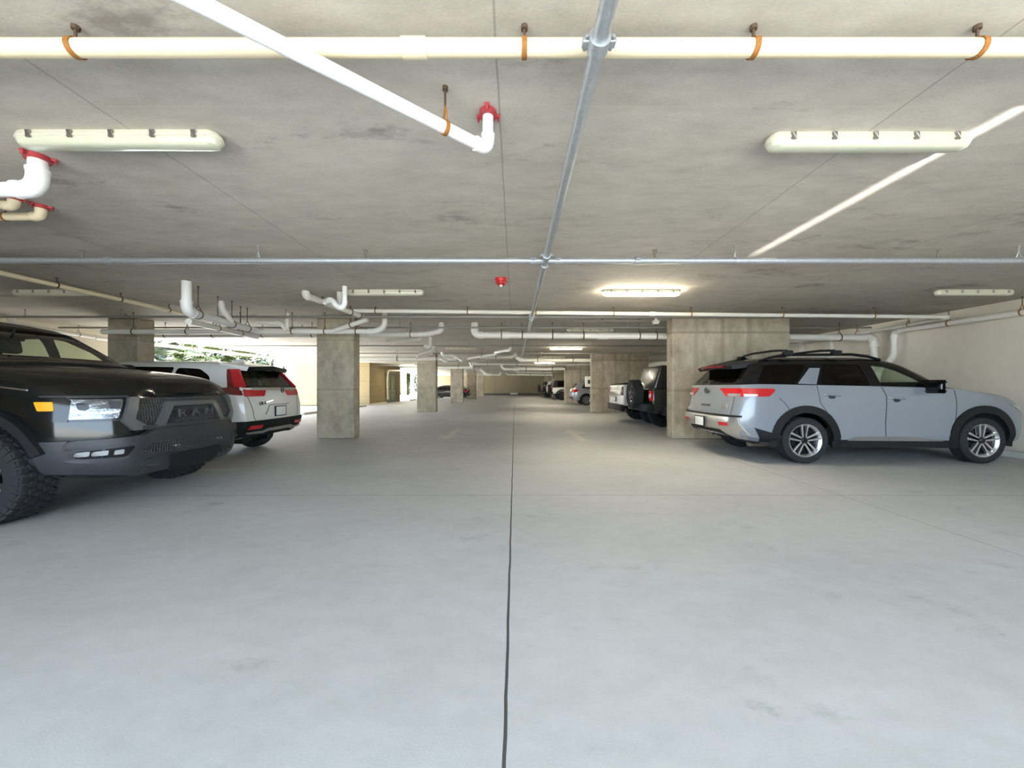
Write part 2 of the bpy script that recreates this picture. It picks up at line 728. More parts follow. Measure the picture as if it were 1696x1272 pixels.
# ---------------------------------------------------------------- vehicle materials
TIRE = M('tire_rubber', (.022, .022, .024), .8, spec=.3, var=.25, scale=30)
BLACK_PLASTIC = M('black_plastic', (.011, .011, .012), .55, spec=.25, var=.1, bump=.05, bscale=300)
GREY_PLASTIC = M('charcoal_plastic', (.028, .029, .033), .42, spec=.5, var=.08)
GLOSS_BLACK = M('gloss_black', (.006, .006, .007), .15, coat=.25, spec=.3, var=0)
INTERIOR = M('cabin_lining', (.028, .027, .026), .85, var=.1)
SEAT = M('seat_fabric', (.04, .038, .036), .8, var=.15, scale=20)
SILVER_TRIM = M('silver_trim', (.55, .54, .52), .28, metal=.85, var=.03)
CHROME = M('chrome', (.8, .8, .8), .08, metal=1.0, var=0)
RIM_SILVER = M('machined_alloy', (.62, .62, .63), .28, metal=.9, var=.04)
RIM_DARK = M('dark_alloy', (.06, .06, .065), .35, metal=.6, var=.04)
RED_LENS = M('red_lens', srgb(190, 18, 28), .12, coat=1.0, var=.08, scale=30)
DARK_RED = M('dark_red_lens', srgb(105, 12, 20), .12, coat=1.0, var=.08, scale=30)
PLATE = M('plate_white', (.75, .76, .74), .4, var=.1, scale=25)
PLATE_INK = M('plate_ink', (.06, .14, .09), .5, var=0)
TINT = glass('privacy_glass', (.18, .19, .18))
CLEAR = glass('cabin_glass', (.90, .96, .90))
CLEAR2 = glass('windshield_glass', (.93, .96, .91))
GREY_PAINT = M('slate_grey_paint', srgb(128, 133, 140), .3, metal=.1, coat=.8, var=.02)
WHITE_PAINT = M('pearl_white_paint', srgb(222, 220, 214), .3, coat=.8, var=.02)
BLACK_PAINT = M('black_paint', (.005, .005, .005), .14, coat=.3, spec=.4, var=0)
SILVER_PAINT = M('silver_paint', srgb(176, 178, 180), .28, metal=.45, coat=.8, var=.02)
NAVY_PAINT = M('dark_paint', (.012, .014, .02), .2, coat=1.0, var=0)


def cavity(stations, i0, i1, floor, ins=.06, top=.05):
    S = []
    for s in stations[i0:i1 + 1]:
        r = []
        for j, (x, y, z) in enumerate(s):
            yy = max(0, y - ins) if y > 0 else 0
            if j <= 1:
                r.append((x, yy if j else 0, floor))
            elif j == 2:
                r.append((x, yy, floor + .04))
            elif j <= 4:
                r.append((x, yy, max(z, floor + .05 * j)))
            elif j == 5:
                r.append((x, yy, z))
            else:
                r.append((x, yy, z - top))
        S.append(r)
    mb = shell(S, [INTERIOR], lambda a, b, c: 1, segs=(1, 1, 2, 2, 2, 4, 3, 3), step=.12, bulge=(0, 0), cross=4)
    return mb.mesh('cutter', [INTERIOR, INTERIOR], 30)


def cut_prism(poly, axis, a, b):
    mb = MB()
    mb.cur = 1
    mb.prism(poly, axis, a, b)
    return mb.mesh('cutter', [INTERIOR, INTERIOR], 30)


def well(x, z, r, y0, y1):
    mb = MB()
    mb.cur = 1
    n = 36
    mb.prism([(x + r * math.cos(2 * PI * i / n), z + r * math.sin(2 * PI * i / n)) for i in range(n)], 'y', y0, y1)
    return mb.mesh('cutter', [INTERIOR, INTERIOR], 30)


def seat(root, x, y, z, w=.5, face=1, name='seat', mat=None):
    mb = MB()
    mb.box(x - .25, x + .27, y - w / 2, y + w / 2, z - .12, z + .05, .05)
    rot = Matrix.Translation((x - .22 * face, y, z)) @ Matrix.Rotation(-.22 * face, 4, 'Y')
    mb.box(-.07, .07, -w / 2 + .02, w / 2 - .02, 0, .58, .05, 2, rot)
    if w < .7:
        mb.box(-.05, .05, -.13, .13, .62, .82, .04, 2, rot)
    else:
        for k in (-.4, 0, .4):
            mb.box(-.05, .05, k * w - .12, k * w + .12, .60, .76, .04, 2, rot)
    return mb.build(name, mat or SEAT, root)


def plate_sign(root, x, y, z, w, h, sgn=-1):
    mb = MB()
    mb.box(x - .008, x + .008, y - w / 2, y + w / 2, z - h / 2, z + h / 2, .004)
    p = mb.build('license_plate', PLATE, root)
    fr = MB()
    e = .012
    for a in ((y - w / 2 - e, y + w / 2 + e, z + h / 2 - .004, z + h / 2 + e), (y - w / 2 - e, y + w / 2 + e, z - h / 2 - e, z - h / 2 + .004),
              (y - w / 2 - e, y - w / 2 + .004, z - h / 2, z + h / 2), (y + w / 2 - .004, y + w / 2 + e, z - h / 2, z + h / 2)):
        fr.box(x - .012, x + .012, a[0], a[1], a[2], a[3], .003)
    fr.build('plate_frame', BLACK_PLASTIC, p)
    return p


def mirror_shell(root, x, y, z, sgn, mat, L=.16, W=.24, H=.17):
    mb = MB()
    mb.box(x - L / 2, x + L / 2, y, y + sgn * W, z, z + H, .045, 3)
    mb.box(x - .03, x + .04, y - sgn * .06, y + sgn * .05, z - .03, z + .05, .015)
    return mb.build('side_mirror', mat, root)


# ---------------------------------------------------------------- grey three-row SUV, front towards +x
def make_grey_suv(X, Y):
    root = empty('suv', (X, Y, 0))
    tag(root, 'slate grey SUV with black roof, tail towards the aisle, parked by the cream wall', 'car')
    S = [
        [(.12, 0, .42), (.12, .70, .42), (.05, .80, .50), (.0, .84, .68), (.07, .85, 1.0), (.12, .83, 1.32), (.42, .66, 1.67), (.36, .38, 1.725), (.33, 0, 1.735)],
        [(.2, 0, .40), (.2, .80, .38), (.13, .92, .47), (.11, .95, .68), (.17, .955, 1.0), (.20, .92, 1.325), (.50, .70, 1.69), (.5, .40, 1.755), (.5, 0, 1.765)],
        [(.45, 0, .34), (.45, .86, .34), (.41, .965, .42), (.40, .99, .68), (.40, .99, 1.02), (.42, .955, 1.33), (.62, .725, 1.71), (.62, .42, 1.785), (.62, 0, 1.795)],
        [(1.16, 0, .30), (1.16, .88, .30), (1.16, .985, .36), (1.16, 1.0, .68), (1.16, 1.0, 1.05), (1.16, .96, 1.32), (1.16, .735, 1.735), (1.16, .43, 1.815), (1.16, 0, 1.825)],
        [(2.4, 0, .30), (2.4, .88, .30), (2.4, .985, .36), (2.4, .985, .68), (2.4, 1.0, 1.05), (2.4, .965, 1.295), (2.35, .74, 1.735), (2.35, .43, 1.82), (2.35, 0, 1.83)],
        [(2.98, 0, .30), (2.98, .88, .30), (2.98, .985, .36), (2.98, .985, .68), (2.98, 1.0, 1.05), (2.98, .965, 1.28), (2.95, .72, 1.665), (2.9, .44, 1.765), (2.88, 0, 1.785)],
        [(3.36, 0, .30), (3.36, .88, .30), (3.36, .985, .36), (3.36, .99, .68), (3.36, 1.0, 1.04), (3.36, .97, 1.265), (3.34, .755, 1.49), (3.32, .46, 1.565), (3.31, 0, 1.585)],
        [(3.63, 0, .30), (3.63, .88, .30), (3.63, .985, .36), (3.63, .99, .68), (3.63, 1.0, 1.03), (3.63, .97, 1.25), (3.63, .83, 1.30), (3.68, .5, 1.335), (3.70, 0, 1.345)],
        [(3.80, 0, .30), (3.80, .88, .30), (3.80, .985, .36), (3.80, .99, .68), (3.80, 1.0, 1.02), (3.80, .97, 1.235), (3.80, .85, 1.26), (3.82, .5, 1.285), (3.84, 0, 1.295)],
        [(4.18, 0, .30), (4.18, .88, .30), (4.18, .975, .36), (4.18, 1.0, .70), (4.18, 1.0, 1.0), (4.18, .96, 1.17), (4.18, .84, 1.215), (4.18, .5, 1.24), (4.18, 0, 1.245)],
        [(4.66, 0, .30), (4.66, .85, .30), (4.66, .945, .40), (4.66, .97, .70), (4.66, .955, .98), (4.66, .91, 1.09), (4.66, .80, 1.135), (4.68, .5, 1.165), (4.69, 0, 1.17)],
        [(4.88, 0, .30), (4.88, .76, .31), (4.89, .87, .40), (4.90, .90, .68), (4.88, .89, .92), (4.86, .84, 1.005), (4.85, .74, 1.045), (4.87, .48, 1.07), (4.88, 0, 1.08)],
        [(5.02, 0, .32), (5.02, .62, .32), (5.06, .66, .42), (5.08, .68, .66), (5.05, .68, .86), (5.0, .66, .93), (4.98, .60, .965), (4.99, .35, .99), (5.0, 0, 1.0)],
    ]

    def mf(j, x, cap):
        if cap == 1:
            return 2 if j >= 5 else 0
        if j >= 6 and x < 3.66:
            return 2
        if j == 5 and x < 3.70:
            return 2
        return 0
    full = shell(S, None, mf, bulge=(.07, .06))
    me0 = full.mesh('body', [GREY_PAINT, INTERIOR, GLOSS_BLACK], 32)
    bv = bvh_of(me0)
    quarter = [(.38, 1.345), (1.03, 1.335), (1.16, 1.46), (1.31, 1.67), (.60, 1.655)]
    rdoor = [(1.43, 1.325), (2.31, 1.305), (2.24, 1.665), (1.60, 1.675)]
    fdoor = [(2.47, 1.30), (3.36, 1.275), (3.16, 1.43), (2.92, 1.57), (2.75, 1.63), (2.42, 1.66)]
    ws = round_poly([(-.78, 1.375), (.78, 1.375), (.64, 1.71), (-.64, 1.71)], .08)
    rw = round_poly([(-.72, 1.36), (.72, 1.36), (.58, 1.625), (-.58, 1.625)], .08)
    q2, r2, f2 = (round_poly(p, .04) for p in (quarter, rdoor, fdoor))
    cut = [cavity(S, 1, 7, .55)]
    for p in (q2, r2, f2):
        cut.append(cut_prism(p, 'y', -3, 3))
    cut.append(cut_prism(ws, 'x', 2.0, 9))
    cut.append(cut_prism(rw, 'x', -3, 1.2))
    for ax in (1.16, 4.14):
        for s in (-1, 1):
            cut.append(well(ax, .40, .465, s * .62, s * 1.3))
    me = bool_cut(me0, cut)
    body = link('body', me, root)
    for s in (-1, 1):
        for p, g in ((q2, TINT), (r2, TINT), (f2, CLEAR)):
            patch(bv, p, 'side', -.012, .006, .12, s).build('window', g, root)
        patch(bv, [(1.06, 1.34), (1.37, 1.33), (1.53, 1.61), (1.35, 1.61)], 'side', .004, .02, .1, s).build('pillar_trim', GREY_PAINT, root)
        # doors and their gaps
        rd = round_poly([(1.36, 1.31), (2.44, 1.285), (2.50, 1.15), (2.49, .46), (1.70, .46), (1.66, .66), (1.50, .86), (1.40, 1.0)], .05)
        fd = round_poly([(2.46, 1.283), (3.66, 1.235), (3.67, 1.0), (3.66, .60), (3.62, .46), (2.51, .46), (2.52, 1.15)], .05)
        for poly, hx, hz in ((rd, 1.60, 1.14), (fd, 2.68, 1.085)):
            d = patch(bv, poly, 'side', .003, .02, .14, s).build('door', GREY_PAINT, root)
            h = MB()
            hy = s * 1.0
            h.tube([(hx - .15, hy, hz + .015), (hx - .12, hy + s * .03, hz + .018), (hx + .10, hy + s * .03, hz + .005), (hx + .13, hy, hz)], .017, 10)
            hd = h.build('door_handle', GREY_PAINT, d)
            patch(bv, [(hx + .06 * math.cos(t), hz - .025 + .03 * math.sin(t)) for t in [i * PI / 8 for i in range(16)]], 'side', .005, .01, .1, s).build('handle_recess', GREY_PLASTIC, d)
        for line in ([(1.37, 1.31), (1.40, 1.02), (1.52, .85)], [(2.45, 1.285), (2.51, 1.15), (2.50, .46)], [(3.67, 1.235), (3.68, 1.0), (3.67, .6)],
                     [(.97, .80), (.80, 1.02), (.72, 1.10)]):
            patch(bv, strip_poly(line, .009), 'side', .0045, .01, .1, s).build('panel_gap', GREY_PLASTIC, root)
        patch(bv, round_poly([(2.02, .455), (1.85, .40), (1.86, .385), (3.45, .375), (3.46, .39), (2.9, .45)], .02), 'side', .016, .03, .2, s).build('sill_trim', CHROME, root)
        patch(bv, [(1.60, .40), (3.72, .385), (3.72, .26), (1.60, .27)], 'side', .004, .04, .3, s).build('sill_cladding', BLACK_PLASTIC, root)
        patch(bv, [(.31, .60), (.75, .47), (.75, .30), (.46, .31)], 'side', .022, .04, .06, s).build('bumper_cladding', BLACK_PLASTIC, root)
        for ax in (1.16, 4.14):
            patch(bv, ring_poly(ax, .40, .452, .575, -.22, PI + .25), 'side', .022, .06, .12, s).build('fender_flare', BLACK_PLASTIC, root)
        # tail lights wrapping the corner
        t = patch(bv, round_poly([(.16, 1.265), (.62, 1.255), (.67, 1.235), (.56, 1.125), (.14, 1.12)], .02), 'side', .012, .03, .08, s).build('taillight', RED_LENS, root)
        patch(bv, round_poly([(s * .40, 1.262), (s * .90, 1.262), (s * .925, 1.12), (s * .60, 1.12)], .02), 'rear', .014, .03, .08).build('taillight_lens', RED_LENS, t)
        patch(bv, round_poly([(s * .64, 1.168), (s * .90, 1.172), (s * .90, 1.125), (s * .66, 1.122)], .01), 'rear', .019, .02, .08).build('reverse_lamp', SILVER_TRIM, t)
        patch(bv, round_poly([(.16, 1.165), (.36, 1.16), (.36, 1.13), (.16, 1.125)], .01), 'side', .018, .02, .08, s).build('reverse_lamp', SILVER_TRIM, t)
        patch(bv, strip_poly([(s * .80, 1.12), (s * .80, .80), (s * .70, .775)], .010), 'rear', .006, .01, .1).build('panel_gap', GREY_PLASTIC, root)
        patch(bv, round_poly([(s * .57, .665), (s * .80, .672), (s * .80, .612), (s * .58, .605)], .012), 'rear', .05, .03, .1).build('reflector', RED_LENS, root)
        mirror_shell(root, 3.24, s * .97, 1.225, s, GLOSS_BLACK, .11, .16, .13)
        # roof rail
        r = MB()
        r.tube([(.60, s * .66, 1.74), (.78, s * .67, 1.80), (1.0, s * .68, 1.845), (2.2, s * .68, 1.855), (2.5, s * .67, 1.82), (2.72, s * .66, 1.76)], .024, 10)
        r.build('roof_rail', GLOSS_BLACK, root)
        hl = patch(bv, round_poly([(4.62, 1.0), (4.92, .93), (4.96, .86), (4.80, .90)], .02), 'side', .01, .03, .1, s)
        hl.build('headlight', SILVER_TRIM, root)
    patch(bv, ws, 'front', -.012, .006, .14).build('windshield', CLEAR2, root)
    patch(bv, rw, 'rear', -.012, .006, .14).build('rear_window', TINT, root)
    # crossbars
    for x in (1.10, 1.95):
        c = MB()
        c.tube([(x, -.68, 1.85), (x, -.62, 1.93), (x, -.3, 1.955), (x, .3, 1.955), (x, .62, 1.93), (x, .68, 1.85)], .022, 10)
        for s in (-1, 1):
            c.box(x - .09, x + .06, s * .68 - .05, s * .68 + .05, 1.84, 1.925, .02)
        c.build('crossbar', BLACK_PLASTIC, root)
    # spoiler, high brake light, fin
    sp = MB()
    sp.add([(.52, -.66, 1.735), (.52, .66, 1.735), (.13, .60, 1.665), (.13, -.60, 1.665), (.50, -.66, 1.64), (.50, .66, 1.64), (.17, .60, 1.60), (.17, -.60, 1.60),
            (.52, 0, 1.80), (.06, 0, 1.70), (.12, 0, 1.625), (.5, 0, 1.68)],
           [(0, 8, 9, 3), (8, 1, 2, 9), (4, 7, 10, 11), (11, 10, 6, 5), (3, 9, 10, 7), (9, 2, 6, 10), (0, 3, 7, 4), (1, 5, 6, 2), (0, 4, 11, 8), (8, 11, 5, 1)])
    spo = sp.build('rear_spoiler', BLACK_PLASTIC, root)
    b = MB()
    b.add([(.055, 0, 1.69), (.055, 0, 1.65), (.075, 0, 1.64), (.08, .40, 1.68), (.095, .40, 1.64), (.12, .40, 1.63), (.08, -.40, 1.68), (.095, -.40, 1.64), (.12, -.40, 1.63), (.2, 0, 1.66), (.2, .4, 1.65), (.2, -.4, 1.65)], [(0, 3, 4, 1), (1, 4, 5, 2), (0, 1, 7, 6), (1, 2, 8, 7), (2, 5, 10, 9), (2, 9, 11, 8), (0, 9, 10, 3), (0, 6, 11, 9), (3, 10, 5, 4), (6, 7, 8, 11)])
    b.build('brake_light', DARK_RED, spo)
    fin = MB()
    fin.prism([(.62, 1.77), (.90, 1.78), (.88, 1.80), (.70, 1.86), (.66, 1.86)], 'y', -.025, .025)
    fin.build('roof_antenna', GLOSS_BLACK, root)
    wi = MB()
    wi.tube([(.10, -.02, 1.36), (.19, .05, 1.43), (.16, .36, 1.40)], .012, 8)
    wi.build('rear_wiper', BLACK_PLASTIC, root)
    # bumper: silver skid shape over dark lower valance
    bm_ = patch(bv, [(-.93, .765), (.93, .765), (.955, .60), (.965, .40), (.80, .385), (.56, .53), (-.56, .53), (-.80, .385), (-.965, .40), (-.955, .60)], 'rear', .045, .07, .1)
    bump = bm_.build('rear_bumper', SILVER_TRIM, root)
    patch(bv, [(-.95, .80), (.95, .80), (.95, .768), (-.95, .768)], 'rear', .03, .06, .12).build('bumper_step', BLACK_PLASTIC, bump)
    patch(bv, [(-.57, .53), (.57, .53), (.75, .40), (-.75, .40)], 'rear', .03, .06, .12).build('lower_valance', BLACK_PLASTIC, bump)
    plate_sign(root, -.13, 0, .635, .34, .17)
    em = MB()
    em.lathe([(.001, 0), (.055, 0), (.055, .012), (.04, .014), (.036, .006), (.001, .006)], (-.012, 0, 1.22), 'x', 24)
    em.box(-.01, .006, -.085, .085, 1.209, 1.231, .003)
    em.build('emblem', GREY_PLASTIC, root)
    bd = patch(bv, round_poly([(-.66, 1.0), (-.50, 1.0), (-.50, .90), (-.66, .90)], .02), 'rear', .008, .01, .1)
    bd.build('badge', SILVER_TRIM, root)
    patch(bv, round_poly([(-.18, .96), (.18, .96), (.16, .92), (-.16, .92)], .015), 'rear', .006, .01, .1).build('hatch_handle', GREY_PLASTIC, root)
    patch(bv, strip_poly([(-.80, .86), (.80, .86)], .018), 'rear', .012, .02, .12).build('tailgate_crease', GREY_PAINT, root)
    wheel_meshes('suv_wheel', .385, .25, .275, 'double', TIRE, RIM_SILVER, GLOSS_BLACK)
    for ax in (1.16, 4.14):
        put_wheel('suv_wheel', root, ax, -.885, .385, False)
        put_wheel('suv_wheel', root, ax, .885, .385, True)
    for x, y, w in ((2.75, -.42, .52), (2.75, .42, .52), (1.75, 0, 1.35), (.95, 0, 1.2)):
        seat(root, x, y, .92, w)
    st = MB()
    st.lathe([(.18, -.015), (.195, 0), (.18, .015), (.165, 0)], (3.25, .42, 1.2), 'x', 24, close=True)
    st.build('steering_wheel', INTERIOR, root)
    ex = MB()
    ex.tube([(.55, -.45, .30), (.95, -.45, .30)], .10, 16)
    ex.build('muffler', M('muffler_steel', (.22, .18, .13), .5, metal=.7), root)
    fl = MB()
    fl.box(.5, 4.6, -.62, .62, .27, .42, .05)
    fl.build('underbody', BLACK_PLASTIC, root)
    return root


# ---------------------------------------------------------------- white compact SUV, tail towards +x (rotated half a turn)
def make_white_suv(X, Y):
    root = empty('suv', (X, Y, 0), PI)
    tag(root, 'white compact SUV parked nose-in between the black pickup and the nearest column', 'car')
    S = [
        [(.12, 0, .40), (.12, .66, .40), (.04, .78, .50), (.0, .82, .68), (.03, .84, 1.0), (.09, .80, 1.27), (.31, .62, 1.60), (.27, .35, 1.655), (.26, 0, 1.665)],
        [(.2, 0, .38), (.2, .76, .38), (.13, .88, .48), (.12, .90, .68), (.13, .91, 1.0), (.17, .87, 1.28), (.39, .655, 1.63), (.38, .38, 1.69), (.38, 0, 1.70)],
        [(.42, 0, .33), (.42, .82, .33), (.40, .935, .42), (.40, .95, .68), (.40, .95, 1.0), (.42, .905, 1.28), (.62, .68, 1.66), (.62, .40, 1.725), (.62, 0, 1.735)],
        [(1.0, 0, .28), (1.0, .84, .28), (1.0, .94, .36), (1.0, .955, .68), (1.0, .955, 1.02), (1.0, .91, 1.26), (1.0, .69, 1.69), (1.0, .42, 1.75), (1.0, 0, 1.76)],
        [(2.2, 0, .28), (2.2, .84, .28), (2.2, .94, .36), (2.2, .945, .68), (2.2, .955, 1.0), (2.2, .915, 1.21), (2.2, .695, 1.69), (2.2, .42, 1.755), (2.2, 0, 1.765)],
        [(2.75, 0, .28), (2.75, .84, .28), (2.75, .94, .36), (2.75, .945, .68), (2.75, .955, 1.0), (2.75, .915, 1.19), (2.72, .685, 1.655), (2.68, .42, 1.72), (2.66, 0, 1.735)],
        [(3.2, 0, .28), (3.2, .84, .28), (3.2, .94, .36), (3.2, .945, .68), (3.2, .955, .98), (3.2, .915, 1.17), (3.15, .71, 1.45), (3.12, .45, 1.52), (3.1, 0, 1.54)],
        [(3.58, 0, .28), (3.58, .84, .28), (3.58, .94, .36), (3.58, .945, .68), (3.58, .955, .96), (3.58, .91, 1.14), (3.58, .78, 1.19), (3.6, .5, 1.225), (3.62, 0, 1.235)],
        [(3.9, 0, .28), (3.9, .84, .28), (3.9, .93, .36), (3.9, .945, .68), (3.9, .95, .92), (3.9, .89, 1.07), (3.9, .78, 1.11), (3.9, .5, 1.14), (3.9, 0, 1.15)],
        [(4.45, 0, .28), (4.45, .74, .28), (4.45, .84, .38), (4.45, .87, .66), (4.44, .85, .86), (4.42, .80, .95), (4.42, .70, .98), (4.42, .45, 1.0), (4.42, 0, 1.01)],
        [(4.62, 0, .30), (4.62, .58, .30), (4.64, .62, .40), (4.66, .64, .62), (4.64, .63, .78), (4.6, .60, .86), (4.58, .55, .89), (4.59, .35, .91), (4.6, 0, .92)],
    ]

    def mf(j, x, cap):
        if cap == 1 and j == 5:
            return 2
        if j >= 6 and 2.70 < x < 3.6:
            return 2
        return 0
    me0 = shell(S, None, mf, bulge=(.06, .06)).mesh('body', [WHITE_PAINT, INTERIOR, GLOSS_BLACK], 32)
    bv = bvh_of(me0)
    side = round_poly([(.58, 1.33), (.66, 1.30), (1.25, 1.27), (1.25, 1.62), (.85, 1.60), (.64, 1.47)], .06)
    side2 = round_poly([(1.31, 1.265), (2.10, 1.24), (2.05, 1.64), (1.31, 1.63)], .04)
    side3 = round_poly([(2.17, 1.235), (3.10, 1.20), (2.85, 1.44), (2.62, 1.60), (2.13, 1.64)], .04)
    rw = round_poly([(-.68, 1.30), (.68, 1.30), (.52, 1.575), (-.52, 1.575)], .06)
    ws = round_poly([(-.74, 1.27), (.74, 1.27), (.60, 1.64), (-.60, 1.64)], .08)
    cut = [cavity(S, 1, 7, .5)]
    for p in (side, side2, side3):
        cut.append(cut_prism(p, 'y', -3, 3))
    cut += [cut_prism(rw, 'x', -3, 1.2), cut_prism(ws, 'x', 2.0, 9)]
    for ax in (1.0, 3.74):
        for s in (-1, 1):
            cut.append(well(ax, .37, .43, s * .58, s * 1.3))
    link('body', bool_cut(me0, cut), root)
    RIMW = CLEAR
    for s in (-1, 1):
        for p, g in ((side, TINT), (side2, TINT), (side3, CLEAR)):
            patch(bv, p, 'side', -.01, .006, .12, s).build('window', g, root)
        patch(bv, strip_poly([(.58, 1.315), (.70, 1.285), (2.0, 1.225), (3.2, 1.18)], .022), 'side', .008, .02, .15, s).build('window_trim', SILVER_TRIM, root)
        tl = patch(bv, round_poly([(.02, 1.285), (.30, 1.275), (.52, 1.255), (.42, 1.18), (.06, 1.135)], .02), 'side', .012, .03, .06, s).build('taillight', DARK_RED, root)
        patch(bv, round_poly([(s * .28, 1.235), (s * .80, 1.235), (s * .80, 1.115), (s * .36, 1.115)], .02), 'rear', .014, .03, .06).build('taillight_lens', RED_LENS, tl)
        patch(bv, round_poly([(s * .74, 1.28), (s * .885, 1.28), (s * .70, 1.60), (s * .595, 1.60)], .015), 'rear', .035, .05, .02).build('taillight_riser', RED_LENS, tl)
        patch(bv, round_poly([(.165, 1.27), (.27, 1.27), (.42, 1.60), (.36, 1.60)], .012), 'side', .008, .03, .02, s).build('taillight_riser', DARK_RED, tl)
        patch(bv, strip_poly([(s * .74, 1.115), (s * .68, .90), (s * .66, .74), (s * .60, .66)], .010), 'rear', .004, .01, .1).build('panel_gap', GREY_PLASTIC, root)
        patch(bv, round_poly([(s * .48, .60), (s * .76, .605), (s * .80, .535), (s * .52, .535)], .015), 'rear', .045, .03, .1).build('reflector', RED_LENS, root)
        patch(bv, ring_poly(1.0, .37, .42, .53, -.1, PI + .1), 'side', .015, .05, .12, s).build('fender_flare', BLACK_PLASTIC, root)
        patch(bv, ring_poly(3.74, .37, .42, .53, -.1, PI + .1), 'side', .015, .05, .12, s).build('fender_flare', BLACK_PLASTIC, root)
        patch(bv, [(.06, .66), (.50, .58), (.50, .32), (.30, .34), (.1, .42)], 'side', .02, .04, .12, s).build('bumper_cladding', BLACK_PLASTIC, root)
        mirror_shell(root, 2.95, s * .93, 1.2, s, WHITE_PAINT)
        for hx in (1.55, 2.4):
            h = MB()
            h.tube([(hx - .1, s * .955, 1.06), (hx - .08, s * .985, 1.065), (hx + .08, s * .985, 1.06), (hx + .1, s * .955, 1.055)], .016, 8)
            h.build('door_handle', WHITE_PAINT, root)
        patch(bv, strip_poly([(1.28, 1.26), (1.30, .95), (1.48, .70), (1.55, .45)], .01), 'side', .004, .01, .1, s).build('panel_gap', GREY_PLASTIC, root)
        patch(bv, strip_poly([(2.13, 1.24), (2.16, .95), (2.16, .45)], .01), 'side', .004, .01, .1, s).build('panel_gap', GREY_PLASTIC, root)
    patch(bv, rw, 'rear', -.01, .006, .12).build('rear_window', glass('hatch_glass', (.66, .69, .63)), root)
    patch(bv, ws, 'front', -.01, .006, .14).build('windshield', CLEAR2, root)
    sp = MB()
    sp.add([(.60, -.66, 1.715), (.60, .66, 1.715), (.13, .58, 1.645), (.13, -.58, 1.645), (.55, -.64, 1.61), (.55, .64, 1.61), (.17, .57, 1.57), (.17, -.57, 1.57),
            (.60, 0, 1.765), (.04, 0, 1.685), (.10, 0, 1.60), (.5, 0, 1.64)],
           [(0, 8, 9, 3), (8, 1, 2, 9), (4, 7, 10, 11), (11, 10, 6, 5), (3, 9, 10, 7), (9, 2, 6, 10), (0, 3, 7, 4), (1, 5, 6, 2), (0, 4, 11, 8), (8, 11, 5, 1)])
    for k in (2, 3, 4, 5):
        sp.m[k] = 1
    sp.build('rear_spoiler', [WHITE_PAINT, GLOSS_BLACK], root)
    fin = MB()
    fin.prism([(.62, 1.72), (.90, 1.745), (.72, 1.815), (.66, 1.82)], 'y', -.03, .03)
    fin.build('roof_antenna', WHITE_PAINT, root)
    b = patch(bv, [(-.92, .685), (.92, .685), (.93, .52), (.78, .40), (-.78, .40), (-.93, .52)], 'rear', .04, .07, .1).build('rear_bumper', BLACK_PLASTIC, root)
    patch(bv, [(-.80, .495), (-.45, .495), (-.35, .53), (.35, .53), (.45, .495), (.80, .495), (.76, .455), (.42, .44), (.33, .47), (-.33, .47), (-.42, .44), (-.76, .455)], 'rear', .065, .05, .1).build('skid_trim', SILVER_TRIM, b)
    patch(bv, [(-.62, 1.275), (.62, 1.275), (.60, 1.225), (-.60, 1.225)], 'rear', .03, .04, .1).build('hatch_garnish', SILVER_TRIM, root)
    em = MB()      # emblem: slanted capital H in a rounded frame
    ex = -.115
    fr = [(.05 * math.cos(t) * (1.0 + .12 * math.sin(t)), 1.225 + .047 * math.sin(t)) for t in [i * 2 * PI / 20 for i in range(20)]]
    em.tube([(ex, y, z) for y, z in fr + fr[:1]], .006, 6)
    for s in (-1, 1):
        em.tube([(ex, s * .020, 1.19), (ex, s * .030, 1.262)], .007, 6)
    em.tube([(ex, -.022, 1.225), (ex, .022, 1.225)], .006, 6)
    em.build('emblem', GREY_PLASTIC, root)
    for s_, sz, y, z in (('CR-V', .085, .48, .985),):
        t = text_mesh(s_, sz, .004, GREY_PLASTIC)
        t.transform(Matrix.Translation((-.055, y, z)) @ Matrix(((0, 0, -1, 0), (-1, 0, 0, 0), (0, 1, 0, 0), (0, 0, 0, 1))))
        link('badge', t, root)
    patch(bv, strip_poly([(.38, .78), (.26, .95), (-.35, .95)], .012), 'rear', .006, .012, .1).build('tailgate_crease', GREY_PLASTIC, root)
    plate_sign(root, -.07, -.02, .825, .31, .17)
    wheel_meshes('white_suv_wheel', .365, .24, .25, '7', TIRE, RIM_SILVER, GLOSS_BLACK)
    for ax in (1.0, 3.74):
        put_wheel('white_suv_wheel', root, ax, -.83, .365, False)
        put_wheel('white_suv_wheel', root, ax, .83, .365, True)
    for x, y, w in ((2.5, -.4, .5), (2.5, .4, .5), (1.5, 0, 1.3)):
        seat(root, x, y, .86, w)
    for s in (-1, 1):
        mf_ = MB()
        mf_.tube([(.35, s * .35, .33), (.75, s * .35, .33)], .10, 16)
        mf_.build('muffler', BLACK_PLASTIC, root)
    fl = MB()
    fl.box(.5, 4.2, -.58, .58, .24, .42, .05)
    fl.build('underbody', BLACK_PLASTIC, root)
    return root


